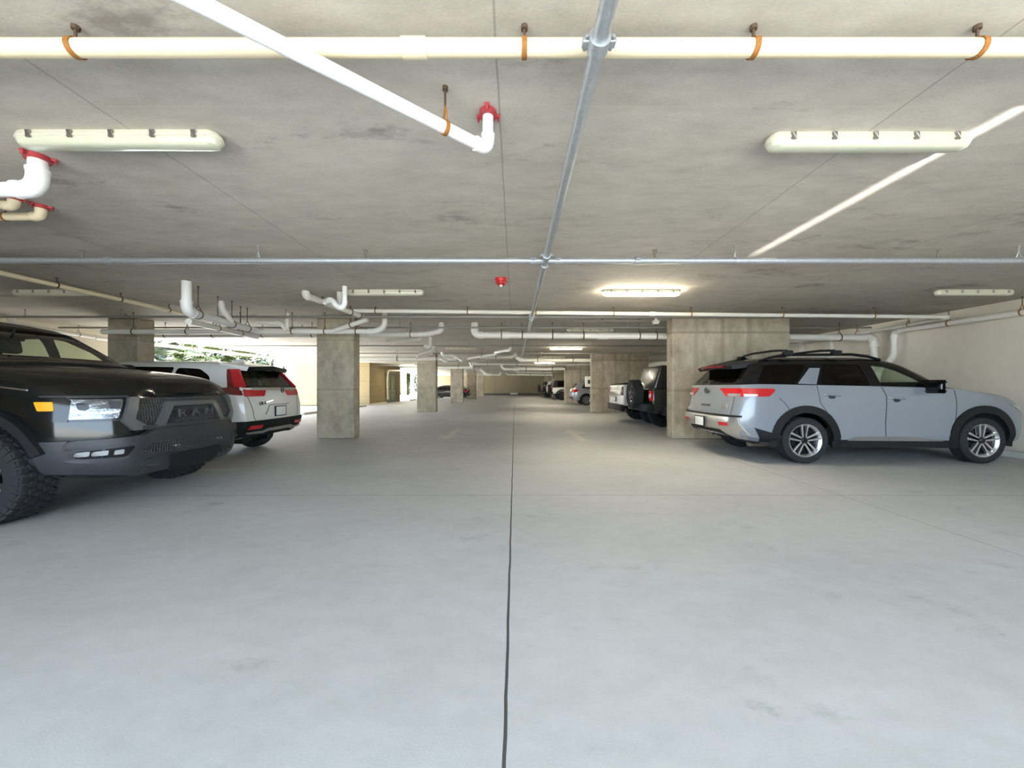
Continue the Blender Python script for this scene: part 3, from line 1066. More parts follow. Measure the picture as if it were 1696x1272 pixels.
# ---------------------------------------------------------------- black pickup, front towards +x
def make_pickup(X, Y):
    root = empty('pickup_truck', (X, Y, 0))
    tag(root, 'black lifted pickup truck with knobby tires and blacked-out mesh grille', 'truck')
    S = [
        [(2.35, 0, .5), (2.35, .88, .5), (2.35, .97, .56), (2.35, 1.0, .8), (2.35, 1.0, 1.15), (2.35, .97, 1.43), (2.42, .74, 1.98), (2.42, .45, 2.05), (2.42, 0, 2.06)],
        [(2.45, 0, .5), (2.45, .9, .5), (2.45, .99, .56), (2.45, 1.03, .8), (2.45, 1.03, 1.15), (2.45, .985, 1.43), (2.50, .76, 2.0), (2.5, .45, 2.075), (2.5, 0, 2.085)],
        [(3.3, 0, .5), (3.3, .9, .5), (3.3, .99, .56), (3.3, 1.03, .8), (3.3, 1.03, 1.15), (3.3, .985, 1.43), (3.3, .765, 2.03), (3.3, .45, 2.10), (3.3, 0, 2.11)],
        [(3.75, 0, .5), (3.75, .9, .5), (3.75, .99, .56), (3.75, 1.03, .8), (3.75, 1.03, 1.15), (3.75, .99, 1.43), (3.72, .765, 1.97), (3.66, .45, 2.06), (3.62, 0, 2.08)],
        [(4.15, 0, .5), (4.15, .9, .5), (4.15, .99, .56), (4.15, 1.03, .8), (4.15, 1.03, 1.15), (4.15, .99, 1.43), (4.12, .79, 1.77), (4.08, .48, 1.845), (4.06, 0, 1.86)],
        [(4.50, 0, .5), (4.50, .9, .5), (4.50, .99, .56), (4.50, 1.03, .8), (4.50, 1.03, 1.15), (4.50, .995, 1.43), (4.48, .84, 1.55), (4.54, .5, 1.58), (4.58, 0, 1.59)],
        [(4.70, 0, .5), (4.70, .9, .5), (4.70, .99, .56), (4.70, 1.03, .8), (4.70, 1.03, 1.15), (4.70, .995, 1.415), (4.70, .83, 1.495), (4.72, .5, 1.535), (4.74, 0, 1.545)],
        [(5.10, 0, .48), (5.10, .88, .48), (5.10, .985, .54), (5.10, 1.03, .8), (5.10, 1.03, 1.14), (5.10, .99, 1.36), (5.10, .81, 1.45), (5.10, .5, 1.495), (5.10, 0, 1.505)],
        [(5.50, 0, .42), (5.50, .85, .42), (5.52, .97, .48), (5.55, 1.02, .78), (5.55, 1.01, 1.12), (5.55, .97, 1.28), (5.58, .79, 1.375), (5.6, .5, 1.44), (5.6, 0, 1.45)],
        [(5.75, 0, .38), (5.75, .80, .38), (5.78, .88, .46), (5.80, .92, .78), (5.80, .90, 1.10), (5.80, .86, 1.205), (5.82, .74, 1.30), (5.86, .48, 1.385), (5.87, 0, 1.40)],
        [(5.92, 0, .37), (5.92, .68, .37), (5.97, .72, .46), (6.0, .74, .78), (5.98, .72, 1.08), (5.97, .70, 1.165), (5.96, .64, 1.235), (6.0, .44, 1.31), (6.02, 0, 1.325)],
        [(5.96, 0, .37), (5.96, .58, .37), (6.01, .60, .46), (6.04, .62, .78), (6.02, .60, 1.06), (6.0, .58, 1.14), (6.0, .54, 1.185), (6.03, .38, 1.22), (6.05, 0, 1.225)],
    ]
    me0 = shell(S, None, lambda j, x, c: 0, bulge=(0, .06)).mesh('body', [BLACK_PAINT, INTERIOR], 32)
    bv = bvh_of(me0)
    ws = round_poly([(-.80, 1.635), (.80, 1.635), (.68, 1.985), (-.68, 1.985)], .07)
    rw = round_poly([(-.66, 1.50), (.66, 1.50), (.60, 1.92), (-.60, 1.92)], .06)
    w1 = round_poly([(2.60, 1.47), (3.35, 1.47), (3.35, 1.96), (2.64, 1.94)], .05)
    w2 = round_poly([(3.43, 1.47), (4.35, 1.49), (4.02, 1.76), (3.72, 1.91), (3.43, 1.96)], .05)
    cut = [cavity(S, 1, 5, .7)]
    cut += [cut_prism(w1, 'y', -3, 3), cut_prism(w2, 'y', -3, 3), cut_prism(ws, 'x', 3.2, 9), cut_prism(rw, 'x', -1, 3.0)]
    for s in (-1, 1):
        cut.append(well(5.02, .46, .56, s * .60, s * 1.3))
    link('body', bool_cut(me0, cut), root)
    for s in (-1, 1):
        patch(bv, w1, 'side', -.01, .006, .15, s).build('window', CLEAR, root)
        patch(bv, w2, 'side', -.01, .006, .15, s).build('window', CLEAR, root)
        for line in ([(3.39, 1.44), (3.40, .60)], [(4.50, 1.42), (4.50, .95), (4.44, .6)], [(2.55, 1.44), (2.55, .6)]):
            patch(bv, strip_poly(line, .01), 'side', .004, .01, .2, s).build('panel_gap', INTERIOR, root)
        for hx in (2.85, 3.65):
            h = MB()
            h.tube([(hx - .12, s * 1.02, 1.22), (hx - .1, s * 1.06, 1.22), (hx + .1, s * 1.06, 1.22), (hx + .12, s * 1.02, 1.22)], .018, 8)
            h.build('door_handle', GLOSS_BLACK, root)
        patch(bv, ring_poly(5.02, .46, .545, .625, .34, PI - .25), 'side', .07, .11, .12, s).build('fender_flare', BLACK_PLASTIC, root)
        patch(bv, strip_poly([(5.40, 1.255), (5.05, 1.30), (4.55, 1.335)], .014), 'side', .008, .02, .2, s).build('fender_trim', CHROME, root)
        mirror_shell(root, 4.08, s * 1.02, 1.41, s, GLOSS_BLACK, .15, .25, .21)
        # headlight: dark housing, clear bowl, amber turn signal
        hl = patch(bv, round_poly([(s * .665, 1.19), (s * 1.0, 1.19), (s * 1.0, .965), (s * .94, .95), (s * .735, .95)], .02), 'front', .012, .04, .06).build('headlight', GLOSS_BLACK, root)
        patch(bv, round_poly([(5.41, 1.185), (5.74, 1.19), (5.74, .95), (5.53, .97), (5.44, 1.06)], .02), 'side', .012, .03, .06, s).build('headlight_side', GLOSS_BLACK, hl)
        patch(bv, round_poly([(s * .70, 1.165), (s * .985, 1.165), (s * .975, .975), (s * .75, .975)], .02), 'front', .018, .02, .05).build('headlight_reflector', BOWL, hl)
        patch(bv, round_poly([(5.50, 1.145), (5.635, 1.145), (5.655, 1.06), (5.54, 1.06)], .012), 'side', .018, .02, .04, s).build('turn_signal', AMBER, hl)
        patch(bv, round_poly([(s * .72, 1.145), (s * .79, 1.145), (s * .785, 1.07), (s * .735, 1.07)], .01), 'front', .024, .02, .05).build('projector_lamp', GREY_PLASTIC, hl)
        patch(bv, round_poly([(s * .88, 1.14), (s * .925, 1.13), (s * .92, 1.06), (s * .885, 1.065)], .015), 'front', .024, .02, .05).build('projector_lamp', GREY_PLASTIC, hl)
        patch(bv, round_poly([(s * .74, 1.045), (s * .95, 1.045), (s * .945, 1.03), (s * .745, 1.03)], .006), 'front', .022, .02, .05).build('reflector_ledge', SILVER_TRIM, hl)
        patch(bv, round_poly([(s * .65, 1.20), (s * 1.0, 1.20), (s * 1.0, 1.178), (s * .66, 1.178)], .008), 'front', .022, .03, .06).build('headlight_brow', GREY_PLASTIC, hl)
        # outer leg of the grille surround
        patch(bv, round_poly([(s * .57, 1.185), (s * .66, 1.185), (s * .735, .945), (s * .66, .84), (s * .50, .85), (s * .645, .955)], .012), 'front', .035, .06, .06).build('grille_surround', SATIN, root)
        # fog light in the bumper
        fg = patch(bv, round_poly([(s * .635, .725), (s * .99, .70), (s * 1.0, .60), (s * .93, .555), (s * .72, .56)], .04), 'front', .075, .03, .07).build('fog_light_bezel', GREY_PLASTIC, root)
        patch(bv, round_poly([(s * .68, .695), (s * .95, .675), (s * .95, .60), (s * .74, .59)], .03), 'front', .082, .02, .07).build('fog_light', GLOSS_BLACK, fg)
        for k, wd in ((.76, .05), (.84, .06), (.91, .045)):
            patch(bv, round_poly([(s * k, .67), (s * (k + wd), .662), (s * (k + wd), .62), (s * k, .622)], .01), 'front', .088, .015, .07).build('fog_lamp_lens', CHROME, fg)
        # tow hook opening
        ov = [(s * .50 + .115 * math.cos(t), .475 + .062 * math.sin(t)) for t in [i * 2 * PI / 24 for i in range(24)]]
        th = patch(bv, ov, 'front', .085, .04, .07).build('tow_hook_bezel', GREY_PLASTIC, root)
        ov2 = [(s * .50 + .085 * math.cos(t), .475 + .040 * math.sin(t)) for t in [i * 2 * PI / 24 for i in range(24)]]
        patch(bv, ov2, 'front', .088, .02, .07).build('tow_hook_recess', INTERIOR, th)
        hk = MB()
        hk.tube([(6.02, s * .56, .47), (6.11, s * .55, .465), (6.125, s * .50, .46), (6.11, s * .45, .465), (6.02, s * .44, .47)], .014, 8)
        hk.build('tow_hook', GREY_PLASTIC, th)
    patch(bv, ws, 'front', -.01, .006, .15).build('windshield', CLEAR2, root)
    patch(bv, rw, 'rear', -.01, .006, .15).build('rear_window', CLEAR2, root)
    # grille: mesh panel, inner frame and letters
    gp = round_poly([(-.58, 1.17), (.58, 1.17), (.65, .955), (.52, .86), (-.52, .86), (-.65, .955)], .02)
    g = patch(bv, gp, 'front', .012, .03, .06).build('grille', MESHM, root)
    fr_out = [(-.33, 1.125), (.33, 1.125), (.47, .865), (.385, .865), (.275, 1.075), (-.275, 1.075), (-.385, .865), (-.47, .865)]
    patch(bv, fr_out, 'front', .05, .06, .06).build('grille_frame', SATIN, g)
    patch(bv, [(-.60, .885), (.60, .885), (.60, .84), (-.60, .84)], 'front', .045, .06, .08).build('grille_sill', GREY_PLASTIC, g)
    for ch, y in (('R', -.19), ('A', 0), ('M', .19)):
        t = text_mesh(ch, .125, .012, SATIN)
        t.transform(Matrix.Translation((6.13, y, .985)) @ Matrix(((0, 0, 1, 0), (1.35, 0, 0, 0), (0, 1, 0, 0), (0, 0, 0, 1))))
        link('letter', t, g)
    # bumper
    bp = patch(bv, round_poly([(-.98, .775), (-.60, .79), (-.50, .84), (.50, .84), (.60, .79), (.98, .775), (1.01, .60), (.96, .46), (.62, .375), (-.62, .375), (-.96, .46), (-1.01, .60)], .03),
               'front', .07, .12, .06).build('front_bumper', GREY_PLASTIC, root)
    patch(bv, round_poly([(-.52, .70), (.52, .70), (.62, .635), (.48, .575), (-.48, .575), (-.62, .635)], .02), 'front', .076, .02, .07).build('lower_grille', MESHM, bp)
    for s in (-1, 1):
        pk = MB()
        for dy in (0, .045):
            pk.lathe([(.001, .016), (.012, .014), (.015, 0), (.001, 0)], (6.15, s * .30 + dy, .635), 'x', 12)
        pk.build('parking_sensor', CHROME, bp)
        patch(bv, [(5.50, .775), (5.75, .775), (5.75, .46), (5.52, .46)], 'side', .03, .06, .1, s).build('bumper_end', GREY_PLASTIC, bp)
    patch(bv, round_poly([(-.36, .55), (.36, .55), (.30, .36), (-.30, .36)], .03), 'front', .09, .04, .08).build('skid_plate', BLACK_PLASTIC, bp)
    # hood bulge and lip
    patch(bv, [(4.70, -.72), (4.78, -.72), (4.78, .72), (4.70, .72)], 'top', .015, .03, .1).build('cowl', BLACK_PLASTIC, root)
    # bed
    bd = MB()
    bd.box(0, 2.30, -1.03, -.93, .70, 1.46, .03)
    bd.box(0, 2.30, .93, 1.03, .70, 1.46, .03)
    bd.box(0, .09, -.95, .95, .70, 1.44, .02)
    bd.box(2.2, 2.30, -.95, .95, .70, 1.44, .02)
    bd.box(.05, 2.25, -.95, .95, .68, .78, .01)
    bd.build('truck_bed', BLACK_PAINT, root)
    for s in (-1, 1):
        bf = MB()
        bf.prism(ring_poly(1.25, .46, .545, .625, .3, PI - .3), 'y', s * .9, s * 1.10)
        bf.build('fender_flare', BLACK_PLASTIC, root)
    fr = MB()
    for s in (-1, 1):
        fr.box(.1, 5.7, s * .45 - .05, s * .45 + .05, .46, .60, .02)
        fr.tube([(5.02, s * .30, .45), (5.02, s * .80, .46)], .05, 10)
    fr.tube([(1.25, -.8, .46), (1.25, .8, .46)], .07, 12)
    fr.build('chassis', BLACK_PLASTIC, root)
    wheel_meshes('pickup_wheel', .43, .30, .24, '6', TIRE, RIM_SILVER, GLOSS_BLACK, blocks=True)
    for ax in (1.25, 5.02):
        put_wheel('pickup_wheel', root, ax, -.93, .43, False)
        put_wheel('pickup_wheel', root, ax, .93, .43, True)
    for x, y, w in ((3.65, -.45, .55), (3.65, .45, .55), (2.85, 0, 1.5)):
        seat(root, x, y, 1.12, w)
    da = MB()
    da.box(4.15, 4.48, -.85, .85, 1.2, 1.52, .06)
    da.build('dashboard', INTERIOR, root)
    st = MB()
    st.lathe([(.18, -.016), (.197, 0), (.18, .016), (.163, 0)], (4.05, .45, 1.45), 'x', 24, close=True)
    st.build('steering_wheel', INTERIOR, root)
    rm = MB()
    rm.box(3.90, 3.93, -.13, .13, 1.84, 1.92, .012)
    rm.tube([(3.93, 0, 1.90), (3.98, 0, 1.97)], .012, 6)
    rm.build('rearview_mirror', BLACK_PLASTIC, root)
    return root


# ---------------------------------------------------------------- boxy off-road vehicle with a spare wheel, front towards +x
def make_offroader(X, Y, paint, top, label, plain=False):
    root = empty('off_roader', (X, Y, 0))
    tag(root, label, 'car')
    t = MB()
    t.prism([(.06, .62), (.06, 1.22), (3.0, 1.27), (4.25, 1.18), (4.30, .62)], 'y', -.80, .80)
    bm = bmesh.new()
    me = t.mesh('tmp', [paint], 30)
    bm.from_mesh(me)
    bmesh.ops.bevel(bm, geom=bm.edges[:], offset=.035, segments=3, affect='EDGES', profile=.5)
    b = MB().bm(bm)
    b.build('body', paint, root)
    h = MB()
    h.prism([(.10, 1.20), (.30, 1.90), (2.55, 1.93), (2.95, 1.26)], 'y', -.72, .72)
    bm = bmesh.new()
    bm.from_mesh(h.mesh('tmp', [top], 30))
    bmesh.ops.bevel(bm, geom=bm.edges[:], offset=.06, segments=3, affect='EDGES', profile=.5)
    MB().bm(bm).build('hardtop', top, root)
    for s in (-1, 1):
        for p in ([(.50, 1.34), (1.15, 1.34), (1.15, 1.80), (.58, 1.80)], [(1.30, 1.34), (1.95, 1.34), (1.95, 1.80), (1.30, 1.80)], [(2.05, 1.34), (2.75, 1.34), (2.50, 1.80), (2.05, 1.80)]):
            q = MB()
            q.prism(round_poly(p, .05), 'y', s * .715, s * .727)
            q.build('window', TINT, root)
        q = MB()
        q.box(-.01, .12, s * .70 - .075, s * .70 + .075, .88, 1.17, .02)
        tl = q.build('taillight', RED_LENS, root)
        q = MB()
        q.box(-.02, .0, s * .70 - .035, s * .70 + .035, .98, 1.06, .008)
        q.box(-.014, .0, s * .70 - .07, s * .70 + .07, 1.075, 1.085, .002)
        q.box(-.014, .0, s * .70 - .07, s * .70 + .07, .955, .965, .002)
        q.build('reverse_lamp', SILVER_TRIM, tl)
        for ax in (.95, 3.55):
            q = MB()
            q.prism(ring_poly(ax, .45, .50, .60, .05, PI - .05), 'y', s * .74, s * 1.02)
            q.build('fender_flare', BLACK_PLASTIC, root)
        mirror_shell(root, 2.78, s * .80, 1.3, s, BLACK_PLASTIC)
    q = MB()
    q.prism([(-.60, 1.34), (.60, 1.34), (.56, 1.80), (-.56, 1.80)], 'x', 0, .01)
    q.v = [(p[0] + .13 + (p[2] - 1.2) * .285, p[1], p[2]) for p in q.v]
    q.build('rear_window', TINT, root)
    q = MB()
    q.box(-.16, .10, -.82, .82, .58, .80, .03)
    bp = q.build('rear_bumper', BLACK_PLASTIC, root)
    q = MB()
    q.tube([(-.16, .3, .60), (-.20, .3, .52), (-.16, .3, .46)], .02, 8)
    q.build('tow_hook', BLACK_PLASTIC, bp)
    if not plain:
        q = MB()
        q.box(-.06, .04, -.10, .32, .80, 1.15, .02)
        q.build('spare_carrier', BLACK_PLASTIC, root)
    wheel_meshes('offroad_wheel', .42, .27, .23, '5', TIRE, RIM_DARK, BLACK_PLASTIC, blocks=True)
    for ax in (.95, 3.55):
        put_wheel('offroad_wheel', root, ax, -.82, .42, False)
        put_wheel('offroad_wheel', root, ax, .82, .42, True)
    tire, rim, cap = WHEELS['offroad_wheel']
    w = link('spare_wheel', tire, root, (-.18, .06, 1.07))
    w.rotation_euler = (0, 0, -PI / 2)
    link('rim', rim, w)
    link('hub_cap', cap, w)
    q = MB()
    q.box(.3, 4.2, -.5, .5, .50, .66, .03)
    q.tube([(.95, -.75, .42), (.95, .75, .42)], .06, 10)
    q.tube([(3.55, -.75, .42), (3.55, .75, .42)], .06, 10)
    q.build('chassis', BLACK_PLASTIC, root)
    q = MB()
    q.box(4.25, 4.34, -.62, .62, .72, 1.12, .03)
    q.build('grille', BLACK_PLASTIC, root)
    q = MB()
    q.box(4.28, 4.48, -.80, .80, .55, .75, .03)
    q.build('front_bumper', BLACK_PLASTIC, root)
    return root


# ---------------------------------------------------------------- simpler cars farther down the row
def make_far_car(name, X, Y, rot, label, paint, L, Hr, W=.93, belt=1.15, hatch=.35, hood=1.05, cowl=.62, trunk=None, wkey='far_wheel', wr=.36, rim='7', flare=True, lens=RED_LENS):
    root = empty(name, (X, Y, 0), rot)
    tag(root, label, 'car')

    def st(x, w, zb, zbelt, wr_, zr, dx=0):
        return [(x, 0, zb), (x, w * .88, zb), (x, w * .97, zb + .07), (x, w, .66), (x, w, max(.8, zbelt - .25)), (x + dx * .2, w * .955, zbelt), (x + dx, wr_, zr), (x + dx, wr_ * .58, zr + .065), (x + dx, 0, zr + .075)]
    if trunk:
        S = [st(0, W * .86, .40, trunk - .08, W * .70, trunk - .03), st(.12, W * .95, .36, trunk, W * .78, trunk + .01), st(.62, W, .30, belt, W * .80, trunk + .05),
             st(1.35, W, .28, belt, W * .70, Hr - .10), st(2.2, W, .28, belt, W * .70, Hr - .075), st(2.75, W, .28, belt - .03, W * .69, Hr - .14)]
    else:
        S = [st(0, W * .88, .40, belt, W * .66, Hr - .16, hatch), st(.12, W * .96, .36, belt, W * .69, Hr - .12, hatch), st(.42, W, .32, belt, W * .71, Hr - .10, .22),
             st(1.0, W, .28, belt, W * .72, Hr - .08), st(2.2, W, .28, belt - .03, W * .73, Hr - .075), st(2.75, W, .28, belt - .05, W * .71, Hr - .14)]
    xc = L * cowl + .55
    S += [st((2.75 + xc) / 2, W, .28, belt - .06, W * .76, (Hr + hood) / 2 + .02), st(xc, W, .28, hood - .0, W * .82, hood + .03),
          st((xc + L) / 2, W, .28, hood - .10, W * .80, hood - .05), st(L - .22, W * .92, .28, hood - .24, W * .72, hood - .20), st(L, W * .72, .32, hood - .34, W * .58, hood - .31)]
    me0 = shell(S, None, lambda j, x, c: 0, segs=(1, 1, 2, 3, 3, 3, 2, 2), step=.14, cross=4, bulge=(.06, .06)).mesh('body', [paint, INTERIOR], 32)
    bv = bvh_of(me0)
    ax1, ax2 = .95, L - .92
    cut = [well(a, wr, wr + .07, s * .55, s * 1.3) for a in (ax1, ax2) for s in (-1, 1)]
    link('body', bool_cut(me0, cut), root)
    x0 = 1.0 if trunk else .62
    for s in (-1, 1):
        patch(bv, round_poly([(x0, belt + .03), (2.0, belt + .01), (1.98, Hr - .13), (x0 + .28, Hr - .15)], .05), 'side', .004, .02, .15, s).build('window', TINT, root)
        patch(bv, round_poly([(2.08, belt + .01), (xc - .28, belt - .02), (2.78, Hr - .20), (2.08, Hr - .13)], .05), 'side', .004, .02, .15, s).build('window', TINT, root)
        tl = patch(bv, round_poly([(s * W * .50, belt - .06), (s * W * .90, belt - .05), (s * W * .90, belt - .24), (s * W * .62, belt - .22)], .03), 'rear', .012, .03, .08).build('taillight', lens, root)
        patch(bv, round_poly([(.06, belt - .05), (.42, belt - .06), (.30, belt - .22), (.08, belt - .24)], .03), 'side', .012, .03, .08, s).build('taillight_lens', lens, tl)
        patch(bv, round_poly([(s * W * .55, .52), (s * W * .88, .52), (s * W * .88, .44), (s * W * .55, .44)], .02), 'rear', .03, .03, .1).build('reflector', DARK_RED, root)
        mirror_shell(root, xc - .35, s * W, belt, s, paint)
        hl = patch(bv, round_poly([(s * W * .45, hood - .36), (s * W * .70, hood - .34), (s * W * .70, hood - .46), (s * W * .5, hood - .45)], .02), 'front', .012, .03, .1)
        hl.build('headlight', CHROME, root)
        if flare:
            for a in (ax1, ax2):
                patch(bv, ring_poly(a, wr, wr + .055, wr + .115, 0, PI), 'side', .01, .04, .14, s).build('fender_flare', BLACK_PLASTIC, root)
    if not trunk:
        patch(bv, round_poly([(-W * .68, belt + .05), (W * .68, belt + .05), (W * .56, Hr - .18), (-W * .56, Hr - .18)], .06), 'rear', .004, .02, .12).build('rear_window', TINT, root)
    patch(bv, round_poly([(-W * .70, hood + .06), (W * .70, hood + .06), (W * .60, Hr - .15), (-W * .60, Hr - .15)], .06), 'front', .004, .02, .15).build('windshield', TINT, root)
    patch(bv, [(-W * .90, .60), (W * .90, .60), (W * .85, .38), (-W * .85, .38)], 'rear', .02, .05, .1).build('rear_bumper', BLACK_PLASTIC, root)
    plate_sign(root, -.07, 0, .80, .31, .15)
    wheel_meshes(wkey, wr, .24, wr * .70, rim, TIRE, RIM_SILVER, GLOSS_BLACK)
    for a in (ax1, ax2):
        put_wheel(wkey, root, a, -W + .11, wr, False)
        put_wheel(wkey, root, a, W - .11, wr, True)
    return root


def make_white_truck(X, Y):
    root = empty('pickup_truck', (X, Y, 0))
    tag(root, 'white vehicle tail half hidden behind the spare wheel of the dark off-roader', 'truck')
    b = MB()
    bm = bmesh.new()
    t = MB()
    t.prism([(.0, .62), (.02, 1.36), (2.2, 1.40), (2.2, .62)], 'y', -.98, .98)
    bm.from_mesh(t.mesh('tmp', [WHITE_PAINT], 30))
    bmesh.ops.bevel(bm, geom=bm.edges[:], offset=.06, segments=3, affect='EDGES', profile=.5)
    b.bm(bm).build('truck_bed', WHITE_PAINT, root)
    q = MB()
    q.box(.04, 2.15, -.92, .92, 1.37, 1.43, .02)
    q.build('bed_cover', BLACK_PLASTIC, root)
    c = MB()
    bm = bmesh.new()
    t = MB()
    t.prism([(2.25, .62), (2.25, 1.42), (2.45, 1.90), (3.7, 1.92), (4.3, 1.40), (5.5, 1.28), (5.6, .62)], 'y', -.96, .96)
    bm.from_mesh(t.mesh('tmp', [WHITE_PAINT], 30))
    bmesh.ops.bevel(bm, geom=bm.edges[:], offset=.07, segments=3, affect='EDGES', profile=.5)
    c.bm(bm).build('cab', WHITE_PAINT, root)
    for s in (-1, 1):
        q = MB()
        q.box(-.015, .08, s * .88 - .08, s * .88 + .08, .98, 1.30, .02)
        q.build('taillight', DARK_RED, root)
        q = MB()
        q.prism(round_poly([(2.5, 1.42), (4.05, 1.42), (3.65, 1.80), (2.6, 1.80)], .05), 'y', s * .955, s * .965)
        q.build('window', TINT, root)
    q = MB()
    q.box(-.06, .10, -.96, .96, .42, .66, .03)
    q.build('rear_bumper', BLACK_PLASTIC, root)
    q = MB()
    q.box(-.03, .0, -.70, .70, .98, 1.14, .01)
    q.build('tailgate_panel', SILVER_TRIM, root)
    plate_sign(root, -.03, 0, .84, .31, .15)
    q = MB()
    q.box(.2, 5.2, -.55, .55, .48, .64, .02)
    q.build('chassis', BLACK_PLASTIC, root)
    for ax in (1.1, 4.7):
        put_wheel('offroad_wheel', root, ax, -.86, .42, False)
        put_wheel('offroad_wheel', root, ax, .86, .42, True)
    return root
# ---------------------------------------------------------------- building materials
DK = (.10, .095, .085)
CEILM = concrete('soffit_concrete', srgb(166, 158, 146), srgb(202, 194, 182), (.55, 1.3, 1), .45, .9, bump=.12, blot=.45,
                 marks=[(1, 2.28, .005, 1.22, srgb(196, 188, 175), .55), (0, -.094, .006, 2.44, srgb(112, 105, 95), .45)],
                 stain=(srgb(112, 104, 94), 1.3, .57, .6))
FLOORM = concrete('floor_concrete', srgb(168, 168, 167), srgb(188, 188, 188), (1.0, 1.6, 1), .4, .62, bump=.10, blot=.4,
                  marks=[(0, -.036, .007, None, srgb(62, 60, 56), .95), (0, 3.86, .006, None, srgb(110, 108, 104), .7), (0, -4.84, .006, None, srgb(110, 108, 104), .7),
                         (1, 4.48, .006, 4.86, srgb(105, 103, 98), .75)],
                  stain=(srgb(132, 131, 128), 1.3, .59, .5))
COLM = concrete('column_concrete', srgb(140, 130, 112), srgb(196, 185, 164), (1, 1, .7), .5, .9, bump=.2, blot=1.1,
                marks=[(2, 1.22, .012, None, srgb(122, 114, 100), .55), (2, 2.44, .012, None, srgb(122, 114, 100), .5)],
                stain=(srgb(100, 93, 80), 2.2, .60, .5))
PIERM = concrete('pier_concrete', srgb(140, 130, 112), srgb(194, 183, 163), (1, 1, .6), .5, .9, bump=.2, blot=.9,
                 marks=[(2, 1.20, .035, None, srgb(124, 116, 102), .45), (2, 2.62, .03, None, srgb(116, 106, 92), .5), (0, 4.45, .06, None, srgb(140, 132, 117), .4),
                        (0, 5.1, .05, None, srgb(126, 117, 102), .45), (0, 5.75, .06, None, srgb(126, 117, 102), .4)],
                 stain=(srgb(100, 92, 78), 2.0, .60, .5))
WALLM = concrete('cream_wall_paint', srgb(214, 205, 188), srgb(226, 217, 200), (1, 1, 1), .5, .8, bump=.1, blot=.6)
STUCCO = concrete('stucco', srgb(218, 208, 186), srgb(230, 221, 200), (1, 1, 1), .5, .9, bump=.4, blot=1.0)
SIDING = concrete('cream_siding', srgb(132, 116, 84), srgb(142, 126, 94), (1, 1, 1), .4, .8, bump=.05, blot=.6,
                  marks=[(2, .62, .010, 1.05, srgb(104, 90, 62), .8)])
GROUND = concrete('outdoor_concrete', srgb(212, 210, 205), srgb(228, 226, 220), (1, 1, 1), .4, .85, blot=.4)
BOUNCE_GROUND = concrete('bounce_ground', srgb(168, 166, 160), srgb(184, 182, 176), (1, 1, 1), .5, .9, blot=.8)  # unseen ground behind the camera, tone picked for light bounced onto the ceiling
BACKM = concrete('tan_wall_paint', srgb(150, 137, 110), srgb(162, 149, 122), (1, 1, 1), .5, .85, blot=.5)
PAINT_WHITE = M('road_paint', srgb(212, 210, 204), .7, var=.08, scale=20)
PVC = M('white_pvc', srgb(226, 222, 212), .35, spec=.4, var=.03)
PVC_NEW = M('bright_white_pvc', srgb(242, 241, 238), .35, spec=.4, var=.02)
CPVC = M('cream_cpvc', srgb(232, 216, 182), .4, spec=.4, var=.04)
GALV = M('galvanised_steel', srgb(176, 180, 184), .38, metal=.55, var=.28, scale=45, bump=.15, bscale=90)
GALV_DARK = M('dull_galvanised_steel', srgb(150, 147, 141), .5, metal=.4, var=.2, scale=40)
RUST = M('rusty_steel', srgb(150, 98, 40), .8, var=.4, scale=60)
RUST_DARK = M('dark_rusty_rod', srgb(84, 66, 50), .8, var=.3, scale=60)
RED_COLLAR = M('red_firestop_collar', srgb(176, 62, 66), .5, var=.15, scale=40)
LIGHT_BODY = M('fixture_housing', srgb(226, 220, 200), .45, var=.03)
LENS_OFF = M('fixture_lens', srgb(205, 204, 182), .3, coat=.4, var=.03)
LENS_ON = emissive('lit_fixture_lens', (1.0, .90, .68), 25.0)
STEEL = M('latch_steel', (.35, .33, .30), .35, metal=.9, var=.1)
RED_PLASTIC = M('red_alarm_plastic', srgb(200, 28, 30), .35, var=.03)
WHITE_METAL = M('white_enamel', srgb(232, 228, 214), .45, var=.04)


def W(px, py, d):
    """point at depth d seen at a pixel of the photograph"""
    return Vector(((px - CX) * d / F_PX, d, CAM_Z + (CY - py) * d / F_PX))


def slab(name, x0, x1, y0, y1, z0, z1, mat, bev=0.0):
    mb = MB()
    mb.box(x0, x1, y0, y1, z0, z1, bev)
    o = world_obj(name, mb, mat, ((x0 + x1) / 2, (y0 + y1) / 2, z0), angle=30)
    tag(o, kind='structure')
    return o


XL, XR, YB, YF = -12.5, 9.75, -2.6, 57.5
slab('floor', XL - .3, XR + .3, YB, YF + .3, -.25, 0, FLOORM)
slab('ceiling', XL - .35, XR + .3, YB, YF + .3, CEIL, CEIL + .35, CEILM)
slab('wall_right', XR, XR + .28, YB, YF, 0, CEIL, WALLM)
slab('wall_back', XL, XR, YF, YF + .28, 0, CEIL, BACKM)
slab('light_block_front', XL, -5.5, YB, YB + .25, 0, CEIL, STUCCO)  # added out of view, keeps bright outdoor reflections off the pickup
slab('light_block_front', 7.0, XR, YB, YB + .25, 0, CEIL, STUCCO)  # added out of view to dim the right-hand ceiling and SUV door
slab('wall_left', XL - .28, XL, YB, 12.3, 0, CEIL, STUCCO)
mb = MB()
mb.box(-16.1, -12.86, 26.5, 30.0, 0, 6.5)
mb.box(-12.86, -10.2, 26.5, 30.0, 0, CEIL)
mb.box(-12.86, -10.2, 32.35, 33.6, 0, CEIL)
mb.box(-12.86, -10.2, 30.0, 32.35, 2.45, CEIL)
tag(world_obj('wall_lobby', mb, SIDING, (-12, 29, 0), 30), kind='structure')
mb = MB()
mb.box(-10.19, -10.15, 26.6, 29.95, 0, .10)
tag(world_obj('baseboard_lobby', mb, WALLM, (-10.17, 28, 0), 30), kind='structure')
